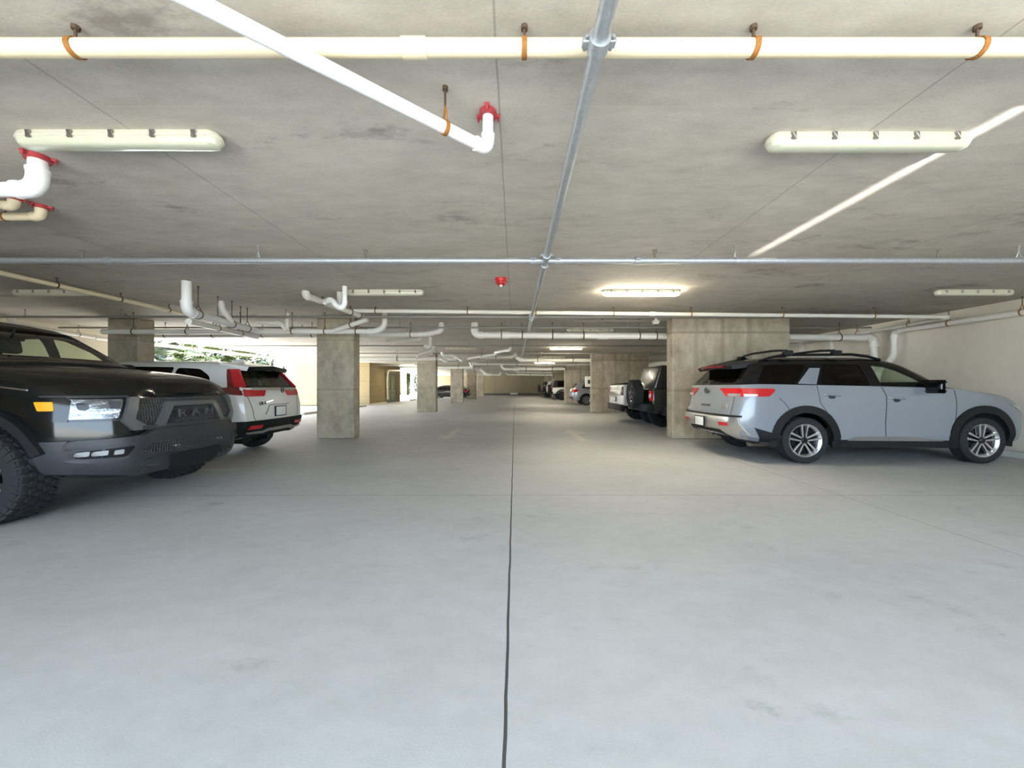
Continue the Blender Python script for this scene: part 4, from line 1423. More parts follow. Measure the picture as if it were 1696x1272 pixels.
slab('baseboard_back', XL + .1, XR - .1, YF - .05, YF, 0, .30, M('dark_baseboard', srgb(92, 84, 74), .7))
slab('ground', -90, XL - .3, -60, 120, -.30, -.05, GROUND)
slab('ground', XL - .3, 60, -60, YB, -.30, -.05, BOUNCE_GROUND)
mb = MB()
mb.box(-3.05, -2.9, YF - .012, YF + .01, .3, CEIL)
mb.box(1.10, 1.20, YF - .012, YF + .01, .3, CEIL)
tag(world_obj('trim_back', mb, M('joint_sealant', srgb(140, 130, 114), .8), (0, YF, .3), 30), kind='structure')

# columns along the left of the aisle, piers along the right
names = ['nearest', 'second', 'third', 'fourth', 'fifth']
for i, (y, x0, x1) in enumerate(((9.31, -4.90, -3.98), (19.35, -5.03, -4.03), (29.9, -5.10, -4.10), (40.0, -5.10, -4.10), (49.5, -5.0, -4.05))):
    mb = MB()
    mb.box(x0, x1, y, y + .40, 0, CEIL, .03, 1)
    o = world_obj('concrete_column', mb, COLM, ((x0 + x1) / 2, y + .2, 0), 30)
    tag(o, '%s bare concrete column in the row left of the drive aisle' % names[i], 'column', 'columns left of the aisle', 'structure')
mb = MB()
mb.box(-10.07, -9.28, 9.31, 9.75, 0, CEIL, .03, 1)
tag(world_obj('concrete_column', mb, COLM, (-9.7, 9.5, 0), 30), 'concrete column rising behind the hood of the black pickup', 'column', None, 'structure')
for i, y in enumerate((9.25, 19.05, 29.2, 39.1, 49.0)):
    mb = MB()
    mb.box(3.87, 6.76, y, y + .38, 0, CEIL, .03, 1)
    o = world_obj('concrete_pier', mb, PIERM, (5.3, y + .19, 0), 30)
    tag(o, '%s wide concrete pier wall in the row right of the drive aisle' % names[i], 'pier', 'piers right of the aisle', 'structure')

# glass door beside the lobby
door = empty('door_1', (-10.2, 31.17, 0))
tag(door, kind='structure')
FRAME_G = M('green_door_frame', srgb(96, 108, 98), .4, metal=.3)
for nm, y0, y1, z0, z1 in (('door_frame', -1.13, -1.02, 0, 2.42), ('door_frame', 1.02, 1.13, 0, 2.42), ('door_frame', -.06, .06, 0, 2.3), ('door_frame', -1.02, 1.02, 2.28, 2.42), ('door_frame', -1.02, 1.02, 0, .22), ('door_frame', -1.02, 1.02, 1.08, 1.14)):
    q = MB()
    q.box(-.10, .0, y0, y1, z0, z1, .006, 1)
    q.build(nm, FRAME_G, door)
q = MB()
q.box(-.06, -.045, -1.0, 1.0, .2, 2.3)
q.build('door_glass', glass('door_glass', (.75, .84, .78)), door)
q = MB()
q.tube([(.02, .12, .9), (.05, .12, .92), (.05, .12, 1.3), (.02, .12, 1.32)], .015, 8)
q.build('door_handle', STEEL, door)
q = MB()
q.box(0, .03, -.10, .02, 1.15, 1.33, .006, 1)
o = q.build('wall_plate', GREY_PLASTIC, loc=(-11.0, 26.48, .1), rot=-PI / 2)
tag(o, 'small dark switch plate on the cream lobby wall', 'switch plate')

# low white panel on the end wall
q = MB()
q.box(-.02, 1.10, -.03, 0, 0, .26, .02)
q.cur = 1
for k in range(4):
    q.box(.06, 1.02, -.04, -.02, .04 + k * .055, .065 + k * .055, .004, 1)
o = q.build('white_wall_panel', [WHITE_METAL, WHITE_METAL], loc=(-.65, YF - .05, .12))
tag(o, 'small white panel low on the far end wall', 'vent')

# enamel box on the second pier
bx = empty('equipment_cabinet', (3.87, 19.25, 1.28))
tag(bx, 'white cabinet fixed to the aisle end of the second pier', 'cabinet')
q = MB()
q.box(-.26, 0, -.15, .15, 0, .54, .015)
q.build('cabinet_body', WHITE_METAL, bx)
q = MB()
q.box(-.17, -.05, -.156, -.149, .16, .36, .01)
q.build('cabinet_window', GREY_PLASTIC, bx)
q = MB()
q.box(-.266, -.258, -.12, .12, .03, .51, .01)
q.build('cabinet_door', WHITE_METAL, bx)

# wheel stops
def wheel_stop(x, y, rot, label):
    q = MB()
    q.prism([(-.075, 0), (.075, 0), (.055, .11), (-.055, .11)], 'y', -.9, .9)
    bm = bmesh.new()
    bm.from_mesh(q.mesh('tmp', [GROUND], 30))
    bmesh.ops.bevel(bm, geom=bm.edges[:], offset=.012, segments=2, affect='EDGES', profile=.5)
    o = MB().bm(bm).build('wheel_stop', STOPM, loc=(x, y, 0), rot=rot)
    tag(o, label, 'wheel stop', 'concrete wheel stops')
    return o


STOPM = concrete('stop_concrete', srgb(165, 160, 150), srgb(200, 194, 182), (1, 1, 1), .5, .9, blot=2)
wheel_stop(9.12, 7.3, 0, 'concrete wheel stop at the wall in front of the grey SUV')
wheel_stop(-9.7, 18.2, 0, 'concrete wheel stop left of the nearest aisle column')
wheel_stop(-9.75, 23.8, 0, 'concrete wheel stop in front of the cream lobby wall')
wheel_stop(-9.7, 36.0, 0, 'concrete wheel stop by the bright opening past the glass door')

# floor paint
def paint(name, polys, label):
    q = MB()
    for p in polys:
        n = len(p)
        q.add([(x, y, .004) for x, y in p], [tuple(range(n))])
        q.add([(x, y, .0005) for x, y in p], [tuple(range(n))])
    x, y = polys[0][0]
    q.shift((x, y, 0))
    o = q.build(name, PAINT_WORN, loc=(x, y, 0))
    tag(o, label, 'floor marking')


PAINT_WORN = M('worn_floor_paint', srgb(200, 197, 190), .75, var=.08, scale=6)
paint('painted_arrow', [[(-1.98, 9.95), (-1.46, 10.0), (-1.74, 9.15)], [(-1.80, 9.98), (-1.64, 9.98), (-1.64, 11.6), (-1.80, 11.6)]], 'worn white lane arrow left of the centre joint pointing towards the camera')
paint('painted_arrow', [[(1.28, 10.4), (1.98, 10.4), (1.63, 11.4)], [(1.54, 10.4), (1.72, 10.4), (1.72, 9.0), (1.54, 9.0)]], 'worn white lane arrow right of the centre joint pointing away')
paint('painted_stripe', [[(-9.6, 5.78), (-4.3, 5.78), (-4.3, 5.90), (-9.6, 5.90)]], 'white stall stripe on the floor under the black pickup')

# ---------------------------------------------------------------- ceiling light fixtures
def make_fixture(lit):
    root = empty('light_fixture', (0, 0, CEIL))
    L, w = .68, .062
    def stadium(hx, hy, n=8):
        r = hy
        p = []
        for k in range(n + 1):
            a = -PI / 2 + PI * k / n
            p.append((hx - r + r * math.cos(a), r * math.sin(a)))
        for k in range(n + 1):
            a = PI / 2 + PI * k / n
            p.append((-hx + r + r * math.cos(a), r * math.sin(a)))
        return p
    def loft(levels):
        q = MB()
        rings = [[(x, y, z) for x, y in stadium(a, b)] for a, b, z in levels]
        n = len(rings[0])
        vs = [v for r in rings for v in r]
        fs = [tuple(range(n)), tuple((len(rings) - 1) * n + k for k in range(n))]
        for i in range(len(rings) - 1):
            for k in range(n):
                k2 = (k + 1) % n
                fs.append((i * n + k, i * n + k2, (i + 1) * n + k2, (i + 1) * n + k))
        return q.add(vs, fs)
    loft([(L - .03, .045, .004), (L - .01, .055, -.010), (L, w, -.036), (L, w + .004, -.041), (L, w + .004, -.046), (L - .005, w - .004, -.048)]).build('fixture_housing', LIGHT_BODY, root)
    loft([(L - .006, w - .004, -.0465), (L - .008, w - .006, -.064), (L - .02, w - .014, -.084), (L - .05, w - .03, -.095)]).build('fixture_lens', LENS_ON if lit else LENS_OFF, root)
    for k in range(5):
        for s in (-1, 1):
            q = MB()
            x = -.54 + k * .27
            q.box(x - .016, x + .016, s * (w + .003) - .006, s * (w + .003) + .006, -.062, -.012, .003, 1)
            q.tube([(x - .012, s * (w + .010), -.02), (x + .012, s * (w + .012), -.06)], .004, 6)
            q.build('latch', STEEL, root)
    return root


fx_on, fx_off = make_fixture(True), make_fixture(False)
used = {True: False, False: False}
FIX = [(-2.64, 2.53, 0, 'unlit strip light on the ceiling at upper left, above the white pipe elbow'),
       (2.38, 2.55, 0, 'unlit strip light on the ceiling at upper right, beside the pale light streak'),
       (2.22, 6.62, 1, 'nearest glowing strip light, right of the red alarm'),
       (-2.27, 6.62, 0, 'unlit strip light behind the white trap pipes, left of the red alarm'),
       (8.05, 6.62, 0, 'unlit strip light close to the cream right-hand wall'),
       (-8.1, 6.62, 0, 'unlit strip light above the windshield of the black pickup'),
       (2.2, 11.0, 0, 'unlit strip light just above the thick white pipe right of the aisle'),
       (2.2, 16.2, 1, 'second glowing strip light along the aisle, below the thick white pipe'),
       (2.1, 21.0, 0, 'unlit strip light between the second and third glowing lights'),
       (2.1, 26.2, 1, 'third glowing strip light along the aisle'),
       (2.0, 43.7, 1, 'farthest glowing strip light, near the end wall'),
       (-8.2, 29.0, 1, 'glowing strip light left of the second column near the glass door'),
       (-2.3, 16.2, 0, 'unlit strip light left of the aisle between the first two columns'),
       (2.1, 34.5, 1, 'fourth glowing strip light along the aisle')]
for x, y, on, lab in FIX:
    src = fx_on if on else fx_off
    o = src if not used[bool(on)] else copy_tree(src)
    used[bool(on)] = True
    o.location = (x, y, CEIL)
    tag(o, lab, 'ceiling light', 'ceiling strip lights')

# ---------------------------------------------------------------- pipes
def fillet(pts, r):
    out, arcs = [pts[0]], []
    for i in range(1, len(pts) - 1):
        a, p, b = pts[i - 1], pts[i], pts[i + 1]
        u, v = (a - p), (b - p)
        d = min(r, u.length * .48, v.length * .48)
        s, e = p + u.normalized() * d, p + v.normalized() * d
        arc = []
        for k in range(8):
            t = k / 7
            arc.append(s * (1 - t) ** 2 + p * 2 * t * (1 - t) + e * t * t)
        out += arc
        arcs.append((u.normalized() * d * .35, arc, v.normalized() * d * .35))
    out.append(pts[-1])
    return out, arcs


def pipe(name, label, pts, r, mat, cat='pipe', group=None, bend=2.4, hang=(), coup=(), collar=(), heads=(), hmat=None, fit=True, rodmat=None, n=16, cmat=None):
    """one pipe run; hang / coup / heads are (segment, fraction) places along it, collar = indices of points that meet the ceiling"""
    pts = [Vector(p) for p in pts]
    path, arcs = fillet(pts, r * bend)
    org = pts[0]
    mb = MB()
    mb.tube(path, r, n)
    o = world_obj(name, mb, mat, org, 40)
    tag(o, label, cat, group)

    def at(s, t):
        return pts[s].lerp(pts[s + 1], t), (pts[s + 1] - pts[s]).normalized()
    if fit:
        for e0, arc, e1 in arcs:
            q = MB()
            q.tube([arc[0] + e0] + arc + [arc[-1] + e1], r * 1.16, n)
            q.tube([arc[0] + e0 * .6, arc[0] + e0 * 1.25], r * 1.24, n)
            q.tube([arc[-1] + e1 * .6, arc[-1] + e1 * 1.25], r * 1.24, n)
            child_obj('elbow', q, mat, o, 40)
    for s, t in coup:
        p, u = at(s, t)
        q = MB()
        if mat in (GALV, GALV_DARK):
            q.tube([p - u * r * .9, p + u * r * .9], r * 1.35, n)
            side = u.cross(Vector((0, 0, 1))).normalized()
            for k in (-1, 1):
                q.box(-.02, .02, -.02, .02, -.012, .012, .004, 1, Matrix.Translation(p + side * k * r * 1.5))
                q.tube([p + side * k * r * 1.6 - u * .035, p + side * k * r * 1.6 + u * .035], .009, 6)
        else:
            q.tube([p - u * r * 1.5, p + u * r * 1.5], r * 1.15, n)
        child_obj('coupling', q, cmat or mat, o, 40)
    for s, t in hang:
        p, u = at(s, t)
        q = MB()
        side = u.cross(Vector((0, 0, 1))).normalized()
        up = side.cross(u).normalized()
        ring = [p + (side * math.cos(a) + up * math.sin(a)) * (r * 1.06) for a in [PI * .5 + 2 * PI * k / 20 for k in range(21)]]
        wv = u * max(.012, r * .18)
        vs = []
        for c in ring:
            oc = p + (c - p) * 1.09
            vs += [c - wv, c + wv, oc + wv, oc - wv]
        fs = []
        for k in range(20):
            for m_ in range(4):
                fs.append((k * 4 + m_, k * 4 + (m_ + 1) % 4, k * 4 + 4 + (m_ + 1) % 4, k * 4 + 4 + m_))
        q.add(vs, fs)
        top = p.z + r * 1.1
        hgt = CEIL - top
        if hgt > .08:
            yk = min(.09, hgt * .5)
            for k in (-1, 1):
                q.tube([p + side * k * r * .75 + Vector((0, 0, r * .78)), Vector((p.x, p.y, top + yk))], .006, 6)
        else:
            yk = 0
        h = child_obj('hanger', q, hmat or RUST, o, 40)
        q = MB()
        q.tube([Vector((p.x, p.y, top + yk - .01)), Vector((p.x, p.y, CEIL))], .007, 6)
        q.tube([Vector((p.x, p.y, CEIL - .02)), Vector((p.x, p.y, CEIL))], .016, 8)
        child_obj('hanger_rod', q, rodmat or RUST_DARK, h, 40)
    for s, t in heads:
        p, u = at(s, t)
        q = MB()
        q.tube([p + Vector((0, 0, r * .8)), p + Vector((0, 0, r + .045))], .014, 8)
        q.tube([p + Vector((-.018, 0, r + .045)), p + Vector((-.018, 0, r + .085))], .004, 6)
        q.tube([p + Vector((.018, 0, r + .045)), p + Vector((.018, 0, r + .085))], .004, 6)
        q.lathe([(.001, r + .085), (.03, r + .085), (.03, r + .09), (.001, r + .092)], p, 'z', 12)
        child_obj('sprinkler_head', q, STEEL, o, 40)
    for i in collar:
        p = pts[i]
        q = MB()
        R_ = r + .018
        q.lathe([(r * 1.02, -.035), (R_, -.035), (R_, 0), (r * 1.02, 0)], (p.x, p.y, CEIL), 'z', 20, close=True)
        for k in range(3):
            a = 2 * PI * k / 3 + .5
            q.box(R_ - .005, R_ + .028, -.014, .014, -.02, 0, .003, 1, Matrix.Translation((p.x, p.y, CEIL)) @ Matrix.Rotation(a, 4, 'Z'))
            q.box(R_ + .018, R_ + .024, -.010, .010, -.04, 0, .002, 1, Matrix.Translation((p.x, p.y, CEIL)) @ Matrix.Rotation(a, 4, 'Z'))
        child_obj('firestop_collar', q, RED_COLLAR, o, 40)
    return o


def frac(x, a, b):
    return (x - a) / (b - a)


V = Vector
# cream pipe right across the foreground ceiling
zt = 2.875
pipe('water_pipe', 'cream pipe running straight across the ceiling right at the camera', [(-6.5, 1.77, zt), (7.5, 1.77, zt)], .038, CPVC, hang=[(0, frac(x, -6.5, 7.5)) for x in (-2.06, .045, 1.12, 2.17)],
     coup=[(0, frac(-.47, -6.5, 7.5))], cmat=CPVC)
# white pipe slanting to an elbow and up
a = V((-.165, 2.32, 2.745))
b = V((-.165, 2.32, 2.745)) + V((-.835, -.70, .008)) * 3.2
pipe('drain_pipe', 'white pipe slanting across the upper picture to an elbow with a red collar', [V((a.x, a.y, CEIL)), a, b], .034, PVC_NEW, hang=[(1, .085)], collar=[0], bend=1.9)
# galvanised main along the aisle
pipe('sprinkler_main', 'galvanised pipe running down the aisle just right of the centre joint', [(.37, -1.2, 2.80), (.37, 55, 2.80)], .036, GALV, hang=[(0, frac(y, -1.2, 55)) for y in (5.6, 12.6)],
     coup=[(0, frac(y, -1.2, 55)) for y in (1.66, 4.36, 4.70, 8.1, 8.4)], hmat=GALV, rodmat=GALV_DARK)
# sprinkler branch lines, across the garage
SPR = 'sprinkler lines across the garage'
pipe('sprinkler_line', 'galvanised line crossing the whole ceiling, nearest to the camera', [(-7.8, 4.53, 2.80), (7.9, 4.53, 2.80)], .036, GALV, group=SPR, cat='pipe',
     hang=[(0, frac(x, -7.8, 7.9)) for x in (-3.08, 2.65, 6.05)], heads=[(0, frac(x, -7.8, 7.9)) for x in (-5.19, -1.79, 1.68, 5.08)], coup=[(0, frac(x, -7.8, 7.9)) for x in (-4.87, .22, .52, 1.47)], hmat=GALV, rodmat=GALV_DARK)
pipe('sprinkler_line', 'thin galvanised line just below the cream pipe past the first lights', [(-11.8, 8.25, 2.815), (9.2, 8.25, 2.815)], .026, GALV_DARK, group=SPR, cat='pipe',
     hang=[(0, frac(x, -11.8, 9.2)) for x in (-10.7, -8.6, -5.0, -1.9, 4.9)], heads=[(0, frac(x, -11.8, 9.2)) for x in (-8.5, -4.2, -2.2, 3.0)], coup=[(0, frac(x, -11.8, 9.2)) for x in (-4.65, .2, .54, 3.3)], hmat=GALV_DARK, rodmat=GALV_DARK)
for i, (y, lab) in enumerate(((9.85, 'thin dark line crossing just beyond the nearest column and pier'), (14.2, 'thin dark line crossing halfway to the second column'), (17.4, 'thin dark line crossing just before the second column'),
                             (22.6, 'thin dark line crossing beyond the second column'), (27.4, 'thin dark line crossing before the third column'))):
    pipe('sprinkler_line', lab, [(-11.9 if y < 26 else -9.9, y, 2.83), (9.3, y, 2.83)], .024, GALV_DARK, group=SPR, hang=[(0, t) for t in (.22, .42, .55, .7)], heads=[(0, t) for t in (.3, .48, .62)], coup=[(0, .57), (0, .59)],
         hmat=GALV_DARK, rodmat=GALV_DARK, n=10)
# cream-white pipe across, bends along the right wall
p_in = V((9.28, 8.05, 2.775))
pipe('drain_pipe', 'slim white pipe crossing the ceiling and turning along the right wall', [(-3.42, 8.0, 2.90), p_in, V((9.38, 9.2, 2.755)), V((9.38, 13.0, 2.72))], .042, PVC,
     hang=[(0, frac(x, -3.42, 9.28)) for x in (-2.95, -1.0, .45, 2.1, 3.75, 5.7, 7.65)] + [(1, .8), (2, .3)], coup=[(0, .50)], hmat=RUST)
pipe('drain_pipe', 'white pipe running along the right wall above the grey SUV', [(9.55, -1, 2.72), (9.55, 9.5, 2.68), (9.55, 9.5, 2.05), (9.5, 9.85, 1.75), (9.5, 9.95, .9)], .062, PVC,
     hang=[(0, frac(y, -1, 9.5)) for y in (7.1, 8.3)], bend=1.9)
pipe('drain_pipe', 'thick white pipe dropping beside the right wall behind the grey SUV', [(-1.06, 10.0, CEIL), (-1.06, 10.0, 2.66), (9.52, 10.0, 2.585), (9.52, 10.0, .5)], .085, PVC,
     hang=[(1, frac(x, -1.06, 9.52)) for x in (-.35, .2, 1.0, 1.82, 3.3, 3.75, 6.9, 8.6)], coup=[(1, .075), (1, .32)], hmat=RUST_DARK, bend=1.9)
pipe('vent_pipe', 'slender white riser on the right wall left of the thick drop', [(9.25, 11.0, 2.7), (9.25, 11.0, 2.1), (9.6, 11.0, 1.9), (9.6, 11.0, .5)], .05, PVC, bend=1.7)
pipe('vent_pipe', 'white riser pair beside the right wall, farther of the two', [(6.9, 12.2, 2.68), (9.3, 12.2, 2.64), (9.3, 12.2, .6)], .075, PVC, bend=1.8, hang=[(0, .4)], hmat=RUST_DARK)
pipe('vent_pipe', 'thin white branch stepping across the right wall above the grey SUV roof', [(8.6, 11.9, 2.45), (8.6, 11.9, 2.05), (9.15, 11.9, 2.0), (9.4, 11.9, 1.6), (9.4, 11.9, .6)], .04, PVC, bend=1.8)
# left foreground stubs
c0 = V((-3.50, 2.77, CEIL))
pipe('drain_pipe', 'large bright white elbow coming out of the ceiling at the left edge', [c0, V((-3.50, 2.77, 2.735)), V((-4.9, 2.72, 2.70))], .052, PVC_NEW, collar=[0], bend=2.0)
pipe('water_pipe', 'small cream elbow tucked behind the large white one', [V((-4.46, 3.36, CEIL)), V((-4.46, 3.36, 2.89)), V((-5.3, 3.0, 2.885))], .034, CPVC, collar=[0], bend=1.6)
pipe('water_pipe', 'lowest cream elbow at the left edge, below the large white one', [V((-4.42, 3.52, CEIL)), V((-4.42, 3.52, 2.875)), V((-6.4, 3.55, 2.87))], .034, CPVC, collar=[0], bend=1.6, hang=[(1, .17)])
# left middle
pipe('water_pipe', 'yellowish pipe slanting away above the black pickup', [(-7.1, .5, 2.86), (-7.1, 8.5, 2.86)], .036, CPVC, hang=[(0, frac(y, .5, 8.5)) for y in (5.85, 6.8, 7.75)], hmat=RUST_DARK)
A, B = V((-5.27, 6.06, 2.50)), V((-5.85, 8.6, 2.545))
pipe('drain_pipe', 'thick white drop pipe left of centre that turns and runs away', [V((A.x, A.y, CEIL)), A, B], .068, PVC_NEW, hang=[(1, .12), (1, .55), (1, .8)], bend=1.7, hmat=RUST_DARK)
pipe('drain_pipe', 'slimmer white pipe slung under the thick one left of centre', [V((-5.36, 6.2, 2.36)), V((-5.95, 8.7, 2.43))], .05, PVC, hang=[(0, .35), (0, .7)], hmat=RUST_DARK, fit=False)
pipe('vent_pipe', 'curved white branch dropping onto the thick pipe left of centre', [W(366, 499, 6.95), W(368, 513, 6.95), W(384, 532, 7.2)], .045, PVC, bend=2.2)
pipe('drain_pipe', 'white pipe crossing in front of the nearest column', [W(170, 549.5, 8.6), W(622, 549, 8.6), W(637, 541, 8.6), W(637, 517, 8.6)], .058, PVC, hang=[(0, frac(x, 170, 622)) for x in (221, 310, 398, 484, 538, 590)], hmat=RUST_DARK, bend=2.0)
pipe('vent_pipe', 'small white loop above the crossing pipe left of the nearest column', [W(425, 535, 8.45), W(466, 535, 8.45), W(474, 548, 8.45)], .04, PVC, bend=2.5)
pipe('vent_pipe', 'short white stub from the ceiling beside the loop', [W(476, 519, 8.5), W(476, 548, 8.5)], .04, PVC, fit=False)
pipe('drain_pipe', 'white pipe crossing behind the nearest column and rising with an elbow', [W(210, 556, 9.95), W(706, 554, 9.95), W(731, 548, 9.95), W(731, 534, 9.95)], .062, PVC,
     hang=[(0, frac(x, 210, 706)) for x in (274, 353, 435, 517, 680)], hmat=RUST_DARK, bend=2.0)
# trap cluster
pipe('drain_pipe', 'white pipe of the trap group slanting from a ceiling elbow', [V((-3.69, 6.67, CEIL)), V((-3.69, 6.67, 2.90)), W(600, 524, 8.35)], .058, PVC, hang=[(1, .25), (1, .75), (1, .93)], bend=1.6, hmat=RUST_DARK)
pipe('drain_pipe', 'white pipe joining the trap group to the crossing pipe at the nearest column', [W(609, 529, 8.35), W(553, 548, 8.5)], .05, PVC, fit=False, hang=[(0, .5)], hmat=RUST_DARK)
pipe('trap_pipe', 'white p-trap looping under the ceiling left of the red alarm', [W(571, 474, 6.35), W(571, 505, 6.35), W(564, 511, 6.35), W(556, 505, 6.35), W(551, 497, 6.4), W(543, 497, 6.45), W(539, 502, 6.6)], .038, PVC_NEW, bend=2.6)
pipe('vent_pipe', 'straight white drop behind the p-trap', [W(563, 484, 6.75), W(563, 512, 6.75)], .052, PVC, fit=False)
# pipes farther along the left side of the aisle
far = [
    ([W(697, 546, 12.0), W(697, 562, 12.0), W(640, 566, 12.0)], .05, 'white stub with elbow hanging between nearest and second column'),
    ([W(713, 557, 12.5), W(713, 572, 12.5), W(708, 576, 12.5), W(704, 571, 12.5)], .06, 'small white hook trap above the second column'),
    ([W(719, 573, 14.2), W(718, 580, 14.2), W(690, 589, 14.0)], .075, 'white elbowed pipe resting just over the second column'),
    ([W(717, 586, 15.5), W(700, 589, 15.5), W(688, 593, 15.5)], .06, 'lower white branch at the top of the second column'),
    ([W(560, 594, 17.6), W(756, 594, 17.6)], .10, 'white crossing pipe level with the second column top'),
    ([W(775, 594, 17.0), W(822, 586.5, 16.2)], .05, 'white pipe slanting up towards the aisle past the second column'),
    ([W(820, 584, 15.6), W(845, 580, 15.0), W(846, 575, 15.0)], .06, 'short white elbow pipe at the end of the slanting pipe'),
    ([W(732, 583, 16.6), W(734, 588, 16.6), W(752, 588.5, 16.6), W(766, 598, 16.6)], .07, 'bent white pipe right of the second column'),
    ([W(729, 593, 17.0), W(738, 599, 17.0), W(741, 597, 17.0)], .06, 'tiny white trap right of the second column'),
    ([W(795, 592, 18.2), W(848, 591, 18.2), W(854, 588, 18.2), W(853.5, 584, 18.2)], .075, 'white pipe turning up at the aisle centre'),
    ([W(853.5, 588, 18.3), W(861, 596.4, 18.4), W(978, 597, 18.4)], .09, 'white pipe crossing over to the second pier'),
    ([W(783, 603, 22.6), W(978, 604, 22.6)], .055, 'slim white pipe crossing before the third column'),
    ([W(778, 600, 22.0), W(782, 607, 22.0), W(784, 601, 22.0)], .08, 'white trap over the third column'),
    ([W(690, 609, 24.5), W(782, 608.5, 24.5), W(783.5, 605, 24.5)], .08, 'white pipe ending in a short riser near the third column'),
    ([W(830, 604, 26.5), W(834, 611, 26.5), W(860, 612, 26.5)], .09, 'white bent pipe at the aisle centre beyond the third column'),
    ([W(850, 610.5, 29.0), W(936, 611, 29.0)], .12, 'white pipe crossing to the third pier'),
    ([W(772, 615, 31.0), W(800, 612.5, 31.0)], .11, 'white pipe stub over the fourth column'),
    ([W(852, 613, 33.0), W(856, 616.5, 33.0), W(914, 617, 33.0)], .07, 'white pipe crossing between third and fourth pier'),
    ([W(789, 620.5, 37.0), W(828, 621, 37.0), W(829, 617, 37.0)], .09, 'white pipe over the fifth column'),
    ([W(838, 616, 38.5), W(841, 620.5, 38.5), W(915, 621, 38.5)], .10, 'farthest white pipe crossing to the fourth pier'),
    ([W(796, 612, 30.0), W(806, 621, 30.0), W(815, 620, 30.0)], .10, 'kinked white pipe beyond the third column'),
]
for pts, r, lab in far:
    hs = []
    k = max(range(len(pts) - 1), key=lambda i: (pts[i + 1] - pts[i]).length)
    L = (pts[k + 1] - pts[k]).length
    if L > 1.2:
        hs = [(k, (j + .5) / max(1, int(L / 1.5))) for j in range(max(1, int(L / 1.5)))]
    pts = [V((p.x, p.y, min(p.z, CEIL - r * .5))) for p in pts]
    pipe('drain_pipe', lab, pts, r, PVC, hang=hs, hmat=RUST_DARK, bend=1.8, n=10)
# pipe by the lobby door
pipe('drain_pipe', 'white pipe bending down beside the glass door', [V((-6.2, 29.6, 2.6)), V((-9.95, 29.6, 2.55)), V((-10.05, 29.7, 1.9)), V((-10.05, 29.8, .3))], .07, PVC, bend=1.6, n=10)
# pipe along the open left edge
pipe('drain_pipe', 'grey-white pipe running along the left wall and over the opening', [V((-11.9, 8.9, CEIL)), V((-11.9, 8.95, 2.76)), V((-12.05, 11.0, 2.70)), V((-11.9, 26.3, 2.74))], .055, PVC,
     hang=[(1, .7)] + [(2, t) for t in (.1, .2, .3, .4, .5, .6, .7, .8)], hmat=GALV_DARK, rodmat=GALV_DARK)
# small conduit lines on the deck
pipe('conduit', 'thin grey conduit hugging the ceiling on the aisle right, beyond the first glowing light', [(1.5, 9.4, 2.93), (3.8, 9.4, 2.93)], .014, GALV_DARK, fit=False, n=8, hang=[(0, .3), (0, .7)], hmat=GALV_DARK)

# red alarm and small sensor
al = empty('fire_alarm', (-.215, 5.9, CEIL + .004))
tag(al, 'round red fire alarm on the ceiling', 'alarm')
q = MB()
q.lathe([(.001, 0), (.095, 0), (.095, -.05), (.088, -.06), (.001, -.06)], n=32, axis='z')
q.build('alarm_base', RED_PLASTIC, al)
q = MB()
q.lathe([(.001, -.06), (.075, -.06), (.07, -.09), (.055, -.105), (.001, -.108)], n=32, axis='z')
q.build('alarm_cover', RED_PLASTIC, al)
q = MB()
q.lathe([(.001, -.10), (.022, -.10), (.02, -.125), (.008, -.135), (.001, -.135)], n=16, axis='z')
q.build('strobe_lens', PVC_NEW, al)
sn = empty('ceiling_sensor', (3.33, 8.9, CEIL + .004))
tag(sn, 'small white round sensor on the ceiling by the nearest pier', 'sensor')
q = MB()
q.lathe([(.001, 0), (.03, 0), (.03, -.12), (.07, -.13), (.085, -.18), (.06, -.22), (.001, -.225)], n=24, axis='z')
q.build('sensor_body', WHITE_METAL, sn)
q = MB()
q.lathe([(.001, -.20), (.035, -.215), (.03, -.235), (.001, -.24)], n=16, axis='z')
q.build('sensor_lens', GREY_PLASTIC, sn)

# ---------------------------------------------------------------- vehicles
make_grey_suv(3.71, 7.31)
make_white_suv(-4.62, 7.32)
make_pickup(-9.93, 4.50)
make_offroader(3.84, 11.45, M('dark_olive_paint', (.02, .021, .018), .2, coat=1.0, var=0), M('hardtop_black', (.012, .012, .012), .3, coat=.5, var=0), 'dark boxy off-roader with red square taillight, behind the nearest pier')
make_white_truck(3.80, 14.25)
make_far_car('suv', 4.05, 27.25, 0, 'silver SUV with white reflections between the second and third piers', SILVER_PAINT, 4.7, 1.72, hatch=.45)
make_offroader(3.60, 37.2, WHITE_PAINT, M('soft_top_black', (.01, .01, .012), .8, var=0), 'white off-roader with black soft top beyond the third pier')
make_offroader(3.55, 43.5, WHITE_PAINT, WHITE_PAINT, 'white off-roader with white top beyond the fourth pier')
make_offroader(3.2, 46.8, NAVY_PAINT, NAVY_PAINT, 'dark off-roader at the far end of the right row, spare wheel showing')
make_far_car('sedan', -4.62, 38.2, PI, 'black sedan seen between the second and third columns', NAVY_PAINT, 4.7, 1.47, belt=.98, hood=.92, trunk=1.08, wkey='sedan_wheel', wr=.33, rim='7', flare=False)
make_far_car('sedan', -4.9, 43.6, PI, 'dark car beyond the black sedan, mostly hidden by columns', NAVY_PAINT, 4.6, 1.50, belt=1.0, hood=.95, trunk=1.1, wkey='sedan_wheel', wr=.33, rim='7', flare=False)

